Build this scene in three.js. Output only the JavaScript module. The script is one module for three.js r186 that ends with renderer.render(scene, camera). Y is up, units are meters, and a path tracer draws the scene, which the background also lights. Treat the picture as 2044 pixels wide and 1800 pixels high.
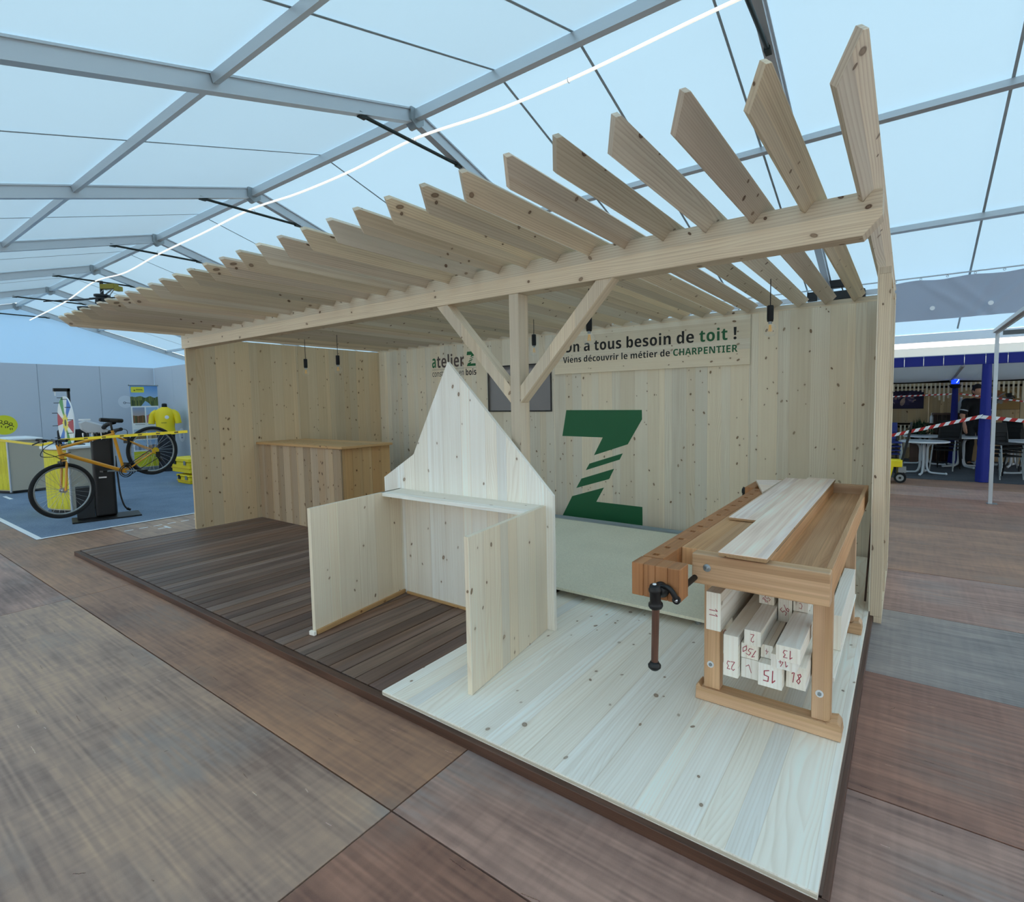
import * as THREE from 'three';
import { mergeGeometries } from 'three/addons/utils/BufferGeometryUtils.js';
import { RoundedBoxGeometry } from 'three/addons/geometries/RoundedBoxGeometry.js';
import { MarchingCubes } from 'three/addons/objects/MarchingCubes.js';

// ------------------------------------------------------------------ camera, sky, exposure
const scene = new THREE.Scene();
const camera = new THREE.PerspectiveCamera(2 * Math.atan(900 / 1050.41) * 180 / Math.PI, 2044 / 1800, 0.05, 200);
camera.position.set(7.3596, 1.55, 5.8544);
camera.rotation.set(-0.0701, 0.6157, -0.0167, 'YXZ');
camera.setViewOffset(2044, 1800, -45.34, 24.29, 2044, 1800);
scene.background = new THREE.Color(3.35, 3.3, 3.2);            // bright even overcast
const renderer = new THREE.WebGLRenderer({ antialias: true });
renderer.shadowMap.enabled = true;
renderer.toneMapping = THREE.LinearToneMapping;
renderer.toneMappingExposure = 1.0;

// ------------------------------------------------------------------ helpers
const FY = -0.045;                                             // tent floor; y = 0 is the top of the stand's deck
let seedState = 7;
const rnd = () => { seedState = (seedState * 1664525 + 1013904223) >>> 0; return seedState / 4294967296; };
const rr = (a, b) => a + (b - a) * rnd();
const V = (x, y, z) => new THREE.Vector3(x, y, z);
const used = {};
function numbered(n) { const k = used[n] = (used[n] ?? -1) + 1; return k ? `${n}_${String(k).padStart(3, '0')}` : n; }
function shadows(o) { o.castShadow = o.receiveShadow = true; return o; }
function thing(name, label, category, pos = [0, 0, 0], turn = 0, group) {
  const o = new THREE.Group(); o.name = numbered(name); o.position.set(...pos); o.rotation.y = turn;
  o.userData = { label, category }; if (group) o.userData.group = group;
  scene.add(o); return o;
}
function structure(name, label) { const o = new THREE.Group(); o.name = numbered(name); o.userData = { kind: 'structure', label }; scene.add(o); return o; }
function part(parent, name, geo, mat, label) {
  const o = shadows(new THREE.Mesh(Array.isArray(geo) ? G(...geo) : geo, mat)); o.name = name; if (label) o.userData.label = label; parent.add(o); return o;
}
function copy(o, label, pos, turn, group) {
  const c = o.clone(); c.name = numbered(o.name.replace(/_\d{3}$/, '')); c.userData = { ...o.userData, label };
  if (group) c.userData.group = group; c.position.set(...pos); if (turn !== undefined) c.rotation.y = turn; scene.add(c); return c;
}
const flat = (g) => (g.index ? g.toNonIndexed() : g);
function G(...list) { const a = list.map((g) => { const f = flat(g); for (const k of Object.keys(f.attributes)) if (!['position', 'normal', 'uv'].includes(k)) f.deleteAttribute(k); return f; }); return a.length > 1 ? mergeGeometries(a) : a[0]; }
// texture coordinates in metres, v along the grain
function grain(geo, axis = 'y', ou = rnd() * 3, ov = rnd() * 3) {
  const g = flat(geo), p = g.attributes.position, uv = new Float32Array(p.count * 2), gi = 'xyz'.indexOf(axis);
  const a = V(), b = V(), c = V();
  for (let i = 0; i < p.count; i += 3) {
    a.fromBufferAttribute(p, i); b.fromBufferAttribute(p, i + 1); c.fromBufferAttribute(p, i + 2);
    b.sub(a); c.sub(a); b.cross(c); const n = [Math.abs(b.x), Math.abs(b.y), Math.abs(b.z)], ni = n.indexOf(Math.max(...n));
    const others = [0, 1, 2].filter((k) => k !== ni);
    let vi, ui, sv = 1; if (ni === gi) { [ui, vi] = others; sv = 0.12; } else { vi = gi; ui = others.find((k) => k !== gi); }
    for (let k = 0; k < 3; k++) { const q = [p.getX(i + k), p.getY(i + k), p.getZ(i + k)]; uv[(i + k) * 2] = q[ui] + ou + ni * 0.37; uv[(i + k) * 2 + 1] = q[vi] * sv + ov; }
  }
  g.setAttribute('uv', new THREE.BufferAttribute(uv, 2)); return g;
}
function at(geo, x = 0, y = 0, z = 0, rx = 0, ry = 0, rz = 0) { return geo.applyMatrix4(new THREE.Matrix4().compose(V(x, y, z), new THREE.Quaternion().setFromEuler(new THREE.Euler(rx, ry, rz)), V(1, 1, 1))); }
const box = (w, h, d, x = 0, y = 0, z = 0, ax = 'y') => at(grain(new THREE.BoxGeometry(w, h, d), ax), x, y, z);
const rbox = (w, h, d, x = 0, y = 0, z = 0, ax = 'y', r = 0.004) => at(grain(new RoundedBoxGeometry(w, h, d, 1, Math.min(r, w / 2.1, h / 2.1, d / 2.1)), ax), x, y, z);
const bb = (x0, x1, y0, y1, z0, z1, ax = 'y', r = 0) => (r ? rbox : box)(x1 - x0, y1 - y0, z1 - z0, (x0 + x1) / 2, (y0 + y1) / 2, (z0 + z1) / 2, ax, r || undefined);
const cyl = (r0, r1, h, x = 0, y = 0, z = 0, n = 16, rx = 0, rz = 0) => at(new THREE.CylinderGeometry(r0, r1, h, n), x, y, z, rx, 0, rz);
function aim(geo, a, b) { const d = b.clone().sub(a), m = new THREE.Matrix4().makeRotationFromQuaternion(new THREE.Quaternion().setFromUnitVectors(V(0, 1, 0), d.clone().normalize())); geo.applyMatrix4(m); const c = a.clone().add(b).multiplyScalar(0.5); geo.translate(c.x, c.y, c.z); return geo; }
const rod = (a, b, r, r2 = r, n = 10) => aim(new THREE.CylinderGeometry(r2, r, a.distanceTo(b), n), a, b);
function tube(pts, r, n = 40, k = 8) { return new THREE.TubeGeometry(new THREE.CatmullRomCurve3(pts.map((p) => (p.isVector3 ? p : V(...p)))), n, r, k); }
const lathe = (pts, n = 24) => new THREE.LatheGeometry(pts.map((p) => new THREE.Vector2(...p)), n);
function poly(pts, holes = []) { const s = new THREE.Shape(pts.map((p) => new THREE.Vector2(...p))); for (const h of holes) s.holes.push(new THREE.Path(h.map((p) => new THREE.Vector2(...p)))); return s; }
const ext = (pts, depth, bevel = 0, holes = []) => new THREE.ExtrudeGeometry(poly(pts, holes), { depth, bevelEnabled: bevel > 0, bevelSize: bevel, bevelThickness: bevel, bevelSegments: 1, curveSegments: 8, bevelOffset: -bevel });
// bar of a rectangular section from a to b, its sides kept upright
function bar(a, b, w, h) {
  const d = b.clone().sub(a), L = d.length(), z = d.normalize(), x = V(0, 1, 0).cross(z).normalize(), y = z.clone().cross(x);
  const g = new THREE.BoxGeometry(w, h, L); g.applyMatrix4(new THREE.Matrix4().makeBasis(x, y, z)); const c = a.clone().add(b).multiplyScalar(0.5); g.translate(c.x, c.y, c.z); return g;
}

// ------------------------------------------------------------------ textures
const hash = (x, y, s) => { let h = Math.imul(x, 374761393) ^ Math.imul(y, 668265263) ^ Math.imul(s, 2147483629); h = Math.imul(h ^ (h >>> 13), 1274126177); return ((h ^ (h >>> 16)) >>> 0) / 4294967296; };
function pn(x, y, px, py, s) {                                   // value noise that repeats after px, py cells
  const xi = Math.floor(x), yi = Math.floor(y), fx = x - xi, fy = y - yi, ux = fx * fx * (3 - 2 * fx), uy = fy * fy * (3 - 2 * fy);
  const x0 = ((xi % px) + px) % px, x1 = (x0 + 1) % px, y0 = ((yi % py) + py) % py, y1 = (y0 + 1) % py;
  const a = hash(x0, y0, s), b = hash(x1, y0, s), c = hash(x0, y1, s), d = hash(x1, y1, s);
  return a + (b - a) * ux + (c - a) * uy + (a - b - c + d) * ux * uy;
}
function asTexture(data, W, H, wm, hm, srgb = true) {
  const t = new THREE.DataTexture(data, W, H, THREE.RGBAFormat); t.wrapS = t.wrapT = THREE.RepeatWrapping; t.magFilter = THREE.LinearFilter; t.minFilter = THREE.LinearMipmapLinearFilter; t.generateMipmaps = true;
  if (srgb) t.colorSpace = THREE.SRGBColorSpace; t.repeat.set(1 / wm, 1 / hm); t.needsUpdate = true; return t;
}
const cl = (v) => (v < 0 ? 0 : v > 255 ? 255 : v);
function wood({ W = 1024, H = 2048, wm = 1.6, hm = 3.2, seed = 1, base = [226, 208, 178], line = [176, 138, 98], strip = [0.06, 0.16], tone = 0.05, ring = 70, ringDepth = 0.35, knots = 60, knotR = [0.003, 0.009], knot = [96, 70, 48], joint = 0.25, streak = 0.1, blotch = 0.04 }) {
  let st = seed * 9973 + 11; const R = () => { st = (Math.imul(st, 1664525) + 1013904223) >>> 0; return st / 4294967296; };
  const strips = []; let u = 0; while (u < wm - strip[0]) { let w = strip[0] + (strip[1] - strip[0]) * R(); if (wm - u - w < strip[0]) w = wm - u; strips.push({ u, w, tone: 1 + (R() - 0.5) * 2 * tone, warm: (R() - 0.5) * 2, c: R() * 1.3 - 0.15, f: ring * (0.5 + R()), k: R(), ph: R() * 50, st: R() < 0.25 ? 1 : 0 }); u += w; }
  const data = new Uint8Array(W * H * 4); let si = 0;
  for (let x = 0; x < W; x++) {
    const um = (x / W) * wm; si = strips.findIndex((s) => um >= s.u && um < s.u + s.w); if (si < 0) si = strips.length - 1;
    const s = strips[si], ul = um - s.u - s.c * s.w, edge = Math.min(um - s.u, s.u + s.w - um) * W / wm;
    const fine = hash(x, 3, seed) - 0.5;
    for (let y = 0; y < H; y++) {
      const vm = (y / H) * hm, sd = seed * 31 + si;
      const w1 = pn((vm / hm) * 4, um * 6, 4, 64, sd), w2 = pn((vm / hm) * 14, um * 22, 14, 997, sd + 5);
      const field = s.f * Math.abs(ul + (w1 - 0.5) * 0.035 * (0.4 + s.k)) + s.ph + (w1 * 5 + w2 * 0.8) * (0.4 + s.k * 0.8);
      const fr = field - Math.floor(field), dark = Math.pow(fr, 3) * (1 - Math.pow(fr, 18));
      let m = ringDepth * dark * (0.4 + 0.6 * w2) + streak * (pn((vm / hm) * 5, um * 90, 5, 997, sd + 9) - 0.5) * (1 + s.st) + 0.03 * fine;
      m += blotch * (pn((vm / hm) * 9, um * 9, 9, 997, seed + 77) - 0.5);
      if (edge < 1.2) m += joint * (0.35 + 0.65 * pn((vm / hm) * 7, um * 3, 7, 64, sd + 20));
      const o = (y * W + x) * 4;
      for (let c = 0; c < 3; c++) data[o + c] = cl((base[c] + (line[c] - base[c]) * m) * s.tone + s.warm * [3, 0, -4][c]);
      data[o + 3] = 255;
    }
  }
  for (let i = 0; i < knots; i++) {
    const ku = R() * wm, kv = R() * hm, r = knotR[0] + (knotR[1] - knotR[0]) * R() * R(), el = 0.8 + R() * 1.2, an = (R() - 0.5) * 1.6, deep = 0.45 + 0.55 * R(), ca = Math.cos(an), sa = Math.sin(an);
    const px = Math.ceil((r * 3.2 * W) / wm) + 2, py = Math.ceil((r * 5 * H) / hm) + 2, cx = Math.round((ku / wm) * W), cy = Math.round((kv / hm) * H);
    for (let dx = -px; dx <= px; dx++) for (let dy = -py; dy <= py; dy++) {
      const mx = (dx * wm) / W, my = (dy * hm) / H, a = (mx * ca + my * sa) / r, b = (-mx * sa + my * ca) / (r * el), q = Math.sqrt(a * a + b * b);
      const halo = Math.exp(-(((mx / (r * 1.4)) ** 2) + ((my / (r * 2.6)) ** 2))) * 0.3;
      const m = (q < 1 ? deep * (0.75 + 0.25 * (q > 0.7 ? 1 : 0)) : deep * Math.max(0, 1 - (q - 1) * 3)), o = ((((cy + dy) % H + H) % H) * W + (((cx + dx) % W + W) % W)) * 4;
      for (let c = 0; c < 3; c++) { let v = data[o + c]; v += (line[c] - v) * halo; v += (knot[c] - v) * Math.min(1, m); data[o + c] = cl(v); }
    }
  }
  return asTexture(data, W, H, wm, hm);
}
function film(seed, base, hi, lo) {                                // worn film-faced ply: fine weave grid, streaks along u, scuffs
  const W = 2048, H = 768, wm = 4.12, hm = 1.13, data = new Uint8Array(W * H * 4);
  for (let y = 0; y < H; y++) for (let x = 0; x < W; x++) {
    const u = (x / W) * wm, v = (y / H) * hm;
    const big = pn(u * 1.2, v * 1.8, 5, 2, seed), mid = pn(u * 4, v * 11, 17, 13, seed + 1), st = pn(u * 3, v * 90, 12, 101, seed + 2), st2 = pn(u * 14, v * 60, 57, 67, seed + 3), cr = pn(u * 60, v * 4, 247, 5, seed + 4), pat = pn(Math.floor(u * 9) * 1.7, Math.floor(v * 34) * 1.3, 999, 999, seed + 6);
    let m = (big - 0.5) * 0.9 + (mid - 0.5) * 0.5 + (st - 0.5) * 0.75 + (st2 - 0.5) * 0.35 + (cr - 0.5) * 0.28 + (pat - 0.5) * 0.22 + (hash(x, y, seed) - 0.5) * 0.16;
    const worn = Math.max(0, pn(u * 2.2, v * 3, 9, 3, seed + 8) - 0.62) * 2.4 * pn(u * 9, v * 70, 37, 79, seed + 9);
    const o = (y * W + x) * 4, t = m > 0 ? hi : lo, k = Math.min(1, Math.abs(m) * 1.25);
    for (let c = 0; c < 3; c++) { let q = base[c] + (t[c] - base[c]) * k; q += ([150, 140, 136][c] - q) * Math.min(0.55, worn); data[o + c] = cl(q); }
    data[o + 3] = 255;
  }
  let st = seed * 77 + 5; const R = () => { st = (Math.imul(st, 1664525) + 1013904223) >>> 0; return st / 4294967296; };
  for (let i = 0; i < 46; i++) {                                   // chips and scratches
    let x = R() * W, y = R() * H; const n = 6 + R() * 40, a = R() < 0.7 ? (R() - 0.5) * 0.5 : R() * 6, light = R() < 0.3;
    for (let k = 0; k < n; k++) { x += Math.cos(a) + (R() - 0.5); y += Math.sin(a) * 0.6 + (R() - 0.5) * 0.5; for (let w = 0; w < 2; w++) { const o = ((((y + w) | 0) + H) % H * W + ((x | 0) + W) % W) * 4; for (let c = 0; c < 3; c++) data[o + c] = cl(data[o + c] + (light ? 60 : -55) * (0.4 + 0.6 * R())); } }
  }
  return asTexture(data, W, H, wm, hm);
}
function speckle(W, wm, base, amp, seed, cells = 200) {
  const data = new Uint8Array(W * W * 4);
  for (let y = 0; y < W; y++) for (let x = 0; x < W; x++) { const m = (hash(x, y, seed) - 0.5) * amp + (pn((x / W) * cells, (y / W) * cells, cells, cells, seed) - 0.5) * amp + (pn((x / W) * 6, (y / W) * 6, 6, 6, seed + 3) - 0.5) * amp * 0.5, o = (y * W + x) * 4; for (let c = 0; c < 3; c++) data[o + c] = cl(base[c] + m); data[o + 3] = 255; }
  return asTexture(data, W, W, wm, wm);
}
function canvasTex(w, h, draw) { const c = document.createElement('canvas'); c.width = w; c.height = h; const g = c.getContext('2d'); draw(g, w, h); const t = new THREE.CanvasTexture(c); t.colorSpace = THREE.SRGBColorSpace; return t; }
const std = (o) => new THREE.MeshStandardMaterial(o), phys = (o) => new THREE.MeshPhysicalMaterial(o);

const tWall = wood({ seed: 3, base: [236, 222, 198], line: [176, 146, 114], strip: [0.05, 0.19], tone: 0.045, ring: 60, ringDepth: 0.34, knots: 120, knotR: [0.0035, 0.012], knot: [104, 76, 50], joint: 0.22 });
const tPale = wood({ seed: 8, base: [250, 244, 232], line: [190, 168, 140], strip: [0.07, 0.2], tone: 0.03, ring: 55, ringDepth: 0.32, knots: 80, knotR: [0.004, 0.012], knot: [132, 108, 88], joint: 0.34, blotch: 0.12 });
const tSlat = wood({ W: 1024, H: 2048, wm: 1.0, hm: 4.3, seed: 15, base: [240, 228, 208], line: [164, 136, 112], strip: [0.16, 0.24], tone: 0.06, ring: 95, ringDepth: 0.55, knots: 70, knotR: [0.004, 0.011], knot: [88, 62, 44], joint: 0.1, streak: 0.16 });
const tDeck = wood({ W: 512, H: 1024, wm: 0.8, hm: 2.6, seed: 21, base: [122, 100, 88], line: [70, 54, 46], strip: [0.1, 0.16], tone: 0.1, ring: 120, ringDepth: 0.5, knots: 0, joint: 0.1, streak: 0.5, blotch: 0.5 });
const tBeech = wood({ W: 768, H: 1536, wm: 0.6, hm: 2.6, seed: 30, base: [206, 166, 128], line: [150, 106, 72], strip: [0.05, 0.11], tone: 0.06, ring: 90, ringDepth: 0.3, knots: 0, joint: 0.25, streak: 0.4, blotch: 0.25 });
const tOkoume = wood({ W: 512, H: 1024, wm: 0.6, hm: 2.2, seed: 35, base: [246, 224, 208], line: [196, 160, 140], strip: [0.25, 0.35], tone: 0.03, ring: 60, ringDepth: 0.25, knots: 0, joint: 0.0, streak: 0.5, blotch: 0.2 });
const tFilm = [film(41, [164, 136, 120], [194, 160, 134], [126, 102, 92]), film(52, [152, 120, 108], [186, 148, 132], [112, 86, 78]), film(63, [144, 134, 130], [170, 158, 150], [112, 104, 102])];
const M = {
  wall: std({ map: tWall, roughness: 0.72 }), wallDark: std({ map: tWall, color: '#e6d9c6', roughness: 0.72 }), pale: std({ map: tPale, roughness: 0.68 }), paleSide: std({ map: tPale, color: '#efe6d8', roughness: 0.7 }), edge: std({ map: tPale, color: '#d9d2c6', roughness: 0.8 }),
  slat: [['#f0efee'], ['#e4ddd4'], ['#e3dcd8'], ['#f0e9dc'], ['#d9d4cc']].map(([c]) => std({ map: tSlat, color: c, roughness: 0.7 })), beam: std({ map: tSlat, color: '#e9e3da', roughness: 0.7 }),
  deck: ['#ffffff', '#e6dcd6', '#c9bdb6', '#f7e6d8', '#d8ccca'].map((c) => std({ map: tDeck, color: c, roughness: 0.52 })), deckTrim: std({ map: tDeck, color: '#b49c90', roughness: 0.5 }),
  beech: std({ map: tBeech, roughness: 0.5 }), beechDark: std({ map: tBeech, color: '#d9b99b', roughness: 0.55 }), beechLight: std({ map: tBeech, color: '#fff1de', roughness: 0.55 }), okoume: std({ map: tOkoume, roughness: 0.6 }), ply: std({ map: tWall, color: '#c8a98a', roughness: 0.7 }),
  counter: std({ map: tWall, color: '#d9c7b4', roughness: 0.75 }), counterSide: std({ map: tWall, color: '#dcbf98', roughness: 0.75 }), counterTop: std({ map: tWall, color: '#d8b78e', roughness: 0.6 }),
  floor: [], alu: std({ color: '#c3c8cc', metalness: 0.55, roughness: 0.42 }), aluDark: std({ color: '#5d6264', metalness: 0.4, roughness: 0.5 }), steelDark: std({ color: '#2c3634', metalness: 0.4, roughness: 0.5 }),
  black: std({ color: '#0d0d0f', roughness: 0.45 }), blackMatte: std({ color: '#141416', roughness: 0.8 }), rubber: std({ color: '#17181a', roughness: 0.85 }), chrome: std({ color: '#c9ccd0', metalness: 0.9, roughness: 0.25 }), zinc: std({ color: '#9aa0a2', metalness: 0.7, roughness: 0.4 }),
  white: std({ color: '#eceef0', roughness: 0.6 }), greyPaint: std({ color: '#b9bec4', roughness: 0.5 }), yellowBike: phys({ color: '#e09a18', roughness: 0.35, clearcoat: 0.5 }), yellow: std({ color: '#f0d512', roughness: 0.5 }), yellowDeep: std({ color: '#dcb60e', roughness: 0.5 }), green: std({ color: '#1d6a3c', roughness: 0.6 }),
  booth: std({ color: '#c3ccd8', roughness: 0.85 }), blue: std({ color: '#0b1c7c', roughness: 0.7 }), red: std({ color: '#b81c1a', roughness: 0.5 }), creen: std({ map: speckle(512, 1.5, [232, 227, 204], 14, 5), roughness: 0.75 }),
};
for (const t of tFilm) for (const c of ['#ffffff', '#ecd9cc', '#d6c6c0']) M.floor.push(std({ map: t, color: c, roughness: 0.5 }));
// ------------------------------------------------------------------ ground and tent
const RIDGE = [6.164, -0.131], SL = 0.295, EAVE = 10.6;
const roofY = (z) => RIDGE[0] - SL * Math.abs(z - RIDGE[1]);
{
  const g = structure('ground', 'grey asphalt around the tent');
  part(g, 'surface', grain(at(new THREE.BoxGeometry(120, 0.2, 120), -2, FY - 0.16, 0), 'x'), std({ color: '#8d8d8b', roughness: 0.95 }));
}
{
  const g = structure('floor', 'brown film-faced plywood floor panels of the tent');
  const L = 4.12, Wd = 1.13, base = new THREE.BoxGeometry(L - 0.006, 0.03, Wd - 0.006), bev = [];
  for (let k = 0; k < 4; k++) { const b = new RoundedBoxGeometry(L - 0.007, 0.03, Wd - 0.007, 1, 0.002); const f = flat(b), p = f.attributes.position, uv = new Float32Array(p.count * 2); for (let i = 0; i < p.count; i++) { uv[i * 2] = (p.getX(i) + L / 2) * (k & 1 ? -1 : 1); uv[i * 2 + 1] = (p.getZ(i) + Wd / 2) * (k & 2 ? -1 : 1); } f.setAttribute('uv', new THREE.BufferAttribute(uv, 2)); bev.push(f); }
  const pick = { '0,0': 0, '1,0': 4, '1,-1': 3, '0,1': 0, '1,1': 0, '2,0': 4, '2,1': 3, '2,-1': 3, '2,-2': 0, '2,-3': 6, '2,-4': 5, '2,-5': 1, '2,-6': 8, '2,-7': 1, '2,-8': 2, '0,-1': 1, '1,-2': 4 };
  for (let i = -5; i <= 3; i++) for (let j = -14; j <= 5; j++) {
    const key = `${i},${j}`, m = M.floor[pick[key] ?? Math.floor(rnd() * 9)], o = part(g, 'floor_panel', bev[Math.floor(rnd() * 4)], m);
    o.position.set(1.625 + L * (i + 0.5 - 1) + L, FY - 0.015 - (rnd() < 0.25 ? 0.0015 : 0), 4.59 + Wd * (j + 0.5));
  }
}
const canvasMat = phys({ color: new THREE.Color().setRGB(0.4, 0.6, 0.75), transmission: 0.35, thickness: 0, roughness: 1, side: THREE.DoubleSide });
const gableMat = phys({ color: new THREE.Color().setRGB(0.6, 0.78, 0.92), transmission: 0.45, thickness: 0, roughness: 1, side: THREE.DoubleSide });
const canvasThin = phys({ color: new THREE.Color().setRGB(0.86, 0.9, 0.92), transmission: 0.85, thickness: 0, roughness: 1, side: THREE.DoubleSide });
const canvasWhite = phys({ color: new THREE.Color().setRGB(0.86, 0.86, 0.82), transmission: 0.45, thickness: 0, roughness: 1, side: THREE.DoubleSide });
{
  const g = structure('ceiling', 'pale translucent tent roof on aluminium frames');
  const X = (k) => 0.902 - 5 * k, alu = M.alu;
  const sheet = (x0, x1, s) => { const z1 = RIDGE[1] + s * (EAVE - 0.1), q = new THREE.PlaneGeometry(1, 1, 10, 14), p = q.attributes.position; for (let i = 0; i < p.count; i++) { const u = p.getX(i) + 0.5, v = p.getY(i) + 0.5, z = RIDGE[1] + (z1 - RIDGE[1]) * v; p.setXYZ(i, x0 + (x1 - x0) * u, roofY(z) + 0.012 + 0.02 * Math.sin(Math.PI * u) * Math.sin(Math.PI * v), z); } q.computeVertexNormals(); return q; };
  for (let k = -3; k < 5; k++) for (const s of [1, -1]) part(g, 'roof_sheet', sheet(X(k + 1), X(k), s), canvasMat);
  const seamMat = std({ color: '#9aa6ac', roughness: 0.9 });
  const seam = (x, s, w = 0.028) => part(g, 'seam', bar(V(x, roofY(RIDGE[1]) - 0.005, RIDGE[1]), V(x, roofY(s * 10.4) - 0.005, s * 10.4), w, 0.006), seamMat);
  for (const s of [1, -1]) { for (let k = 0; k < 5; k++) seam(X(k) - 2.5, s); seam(2.55, s, 0.035); seam(3.82, s, 0.035); seam(5.45, s, 0.03); seam(8.3, s, 0.035); seam(13.4, s); }
  const rafterGeo = (s) => { const a = V(0, roofY(RIDGE[1]) - 0.125, RIDGE[1] + s * 0.07), b = V(0, roofY(s * EAVE) - 0.125, s * EAVE); return G(bar(a, b, 0.07, 0.17), bar(a.clone().add(V(0, 0.095, 0)), b.clone().add(V(0, 0.095, 0)), 0.12, 0.025), bar(a.clone().add(V(0, -0.095, 0)), b.clone().add(V(0, -0.095, 0)), 0.12, 0.025)); };
  const rf = [rafterGeo(1), rafterGeo(-1)], plate = at(ext([[-0.02, -0.3], [0.02, -0.3], [0.13, -0.22], [0.13, -0.02], [-0.13, -0.02], [-0.13, -0.22]], 0.16), 0, RIDGE[0], RIDGE[1], 0, Math.PI / 2, 0);
  plate.translate(-0.08, 0, 0);
  const ty = 5.66, tie = G(rod(V(0, ty, 0.86), V(0, ty, -1.12), 0.026), box(0.05, 0.03, 0.34, 0, ty + 0.03, 0.95), box(0.05, 0.03, 0.34, 0, ty + 0.03, -1.2), box(0.07, 0.07, 0.12, 0, ty, 0.86), box(0.07, 0.07, 0.12, 0, ty, -1.12));
  const leg = (z) => box(0.14, 2.75, 0.2, 0, 1.33, z);
  for (let k = -3; k <= 5; k++) {
    for (const q of rf) { const o = part(g, 'rafter', q, alu); o.position.x = X(k); }
    let o = part(g, 'ridge_plate', plate, M.zinc); o.position.x = X(k);
    o = part(g, 'tie_rod', tie, M.steelDark); o.position.x = X(k);
    if (k > 4 || k < 0) { o = part(g, 'tent_leg', leg(-EAVE + 0.05), alu); o.position.x = X(k); o = part(g, 'tent_leg', leg(EAVE - 0.05), alu); o.position.x = X(k); }
  }
  const pur = G(box(4.9, 0.1, 0.075, 0, 0, 0, 'x')), big = G(box(4.86, 0.15, 0.1, 0, 0, 0, 'x')), eave = G(box(5, 0.2, 0.14, 0, 0, 0, 'x'));
  for (let k = -3; k < 5; k++) {
    const x = X(k) - 2.5;
    let o = part(g, 'ridge_purlin', big, alu); o.position.set(x, RIDGE[0] - 0.11, RIDGE[1]);
    for (const z of [2.86, 5.6, 8.2, -2.9, -5.65, -8.3]) { o = part(g, 'purlin', pur, alu); o.position.set(x, roofY(z) - 0.075, z); o.rotation.x = (z > 0 ? 1 : -1) * Math.atan(SL); }
    for (const s of [1, -1]) { o = part(g, 'eave_beam', eave, M.white); o.position.set(x, roofY(s * EAVE) - 0.11, s * EAVE); }
  }
}
{
  const g = structure('wall_back', 'white canvas side wall of the tent behind the stand');
  for (let k = -3; k < 5; k++) part(g, 'canvas_panel', box(4.98, 2.78, 0.012, 0.902 - 5 * k - 2.5, 1.345, -EAVE - 0.02), canvasWhite);
  const h = structure('wall_left', 'pale canvas gable wall of the tent');
  const pts = [[-EAVE, FY], [EAVE, FY], [EAVE, roofY(EAVE)], [RIDGE[1], RIDGE[0]], [-EAVE, roofY(-EAVE)]];
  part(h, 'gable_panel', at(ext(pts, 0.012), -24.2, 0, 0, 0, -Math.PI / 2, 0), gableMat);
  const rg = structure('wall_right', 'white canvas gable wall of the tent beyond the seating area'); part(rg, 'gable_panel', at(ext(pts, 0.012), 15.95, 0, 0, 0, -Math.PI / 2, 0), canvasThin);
  const fr = structure('wall_front', 'white canvas side wall of the tent on the viewer side');
  for (let k = -3; k < 5; k++) part(fr, 'canvas_panel', box(4.98, 2.78, 0.012, 0.902 - 5 * k - 2.5, 1.345, EAVE + 0.02), canvasThin);
}

// ------------------------------------------------------------------ the stand: deck, floor sheet, walls
{
  const t = thing('timber_deck', 'low dark brown timber deck of narrow planks under the whole wooden stand', 'deck');
  const P = 0.1246, z0 = -0.02, z1 = 4.098, geos = [0, 1, 2, 3].map(() => bb(-0.0585, 0.0585, -0.022, 0, z0, z1, 'z', 0.0025)), half = [bb(-0.0585, 0.0585, -0.022, 0, z0, 1.55, 'z', 0.0025), bb(-0.0585, 0.0585, -0.022, 0, 1.556, z1, 'z', 0.0025)];
  for (let i = 0; i < 58; i++) {
    const x = 0.037 + P * i, m = () => M.deck[Math.floor(rnd() * 5)];
    if (i % 4 === 2 && i < 36) for (const h of half) part(t, 'plank', h, m()).position.x = x; else part(t, 'plank', geos[i % 4], m()).position.x = x;
  }
  part(t, 'front_board', bb(-0.03, 7.202, FY, 0.001, 4.108, 4.152, 'x', 0.003), M.deckTrim);
  part(t, 'side_board', bb(7.184, 7.203, FY, 0.001, 0.05, 4.107, 'z', 0.002), M.deckTrim);
  part(t, 'side_board', bb(-0.05, -0.031, FY, 0.001, 0.0, 4.152, 'z', 0.002), M.deckTrim);
  for (const z of [0.3, 1.3, 2.3, 3.3, 4.0]) part(t, 'joist', bb(0, 7.17, FY, -0.023, z - 0.03, z + 0.03, 'x'), M.blackMatte);
}
{
  const t = thing('floor_sheet', 'large pale spruce floor sheet lying on the deck under the workbench', 'floor panel');
  part(t, 'sheet', grain(at(new RoundedBoxGeometry(2.064, 0.0245, 4.08, 1, 0.0015), 6.143, 0.0138, 2.085), 'z', 0.2, 0.4), M.pale);
  part(t, 'core_layer', bb(5.1115, 7.1745, 0.008, 0.019, 0.045, 4.1265, 'x'), M.edge, 'greyer middle layer along the cut edge');
}
{
  const t = structure('wall_left', 'spruce panel wall at the left end of the stand');
  const side = (z0, z1, cut) => at(grain(ext(cut ? [[-z0, 0.001], [-z0, 2.425], [-2.828, 2.425], [-2.828, 2.286], [-z1, 2.286], [-z1, 0.001]] : [[-z0, 0.001], [-z0, 2.425], [-z1, 2.425], [-z1, 0.001]], 0.036), 'y'), -0.036, 0, 0, 0, Math.PI / 2, 0);
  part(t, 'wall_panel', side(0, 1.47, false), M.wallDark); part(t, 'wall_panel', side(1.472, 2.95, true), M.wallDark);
}
const backWall = structure('wall_back', 'spruce panel back wall of the stand');
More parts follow.
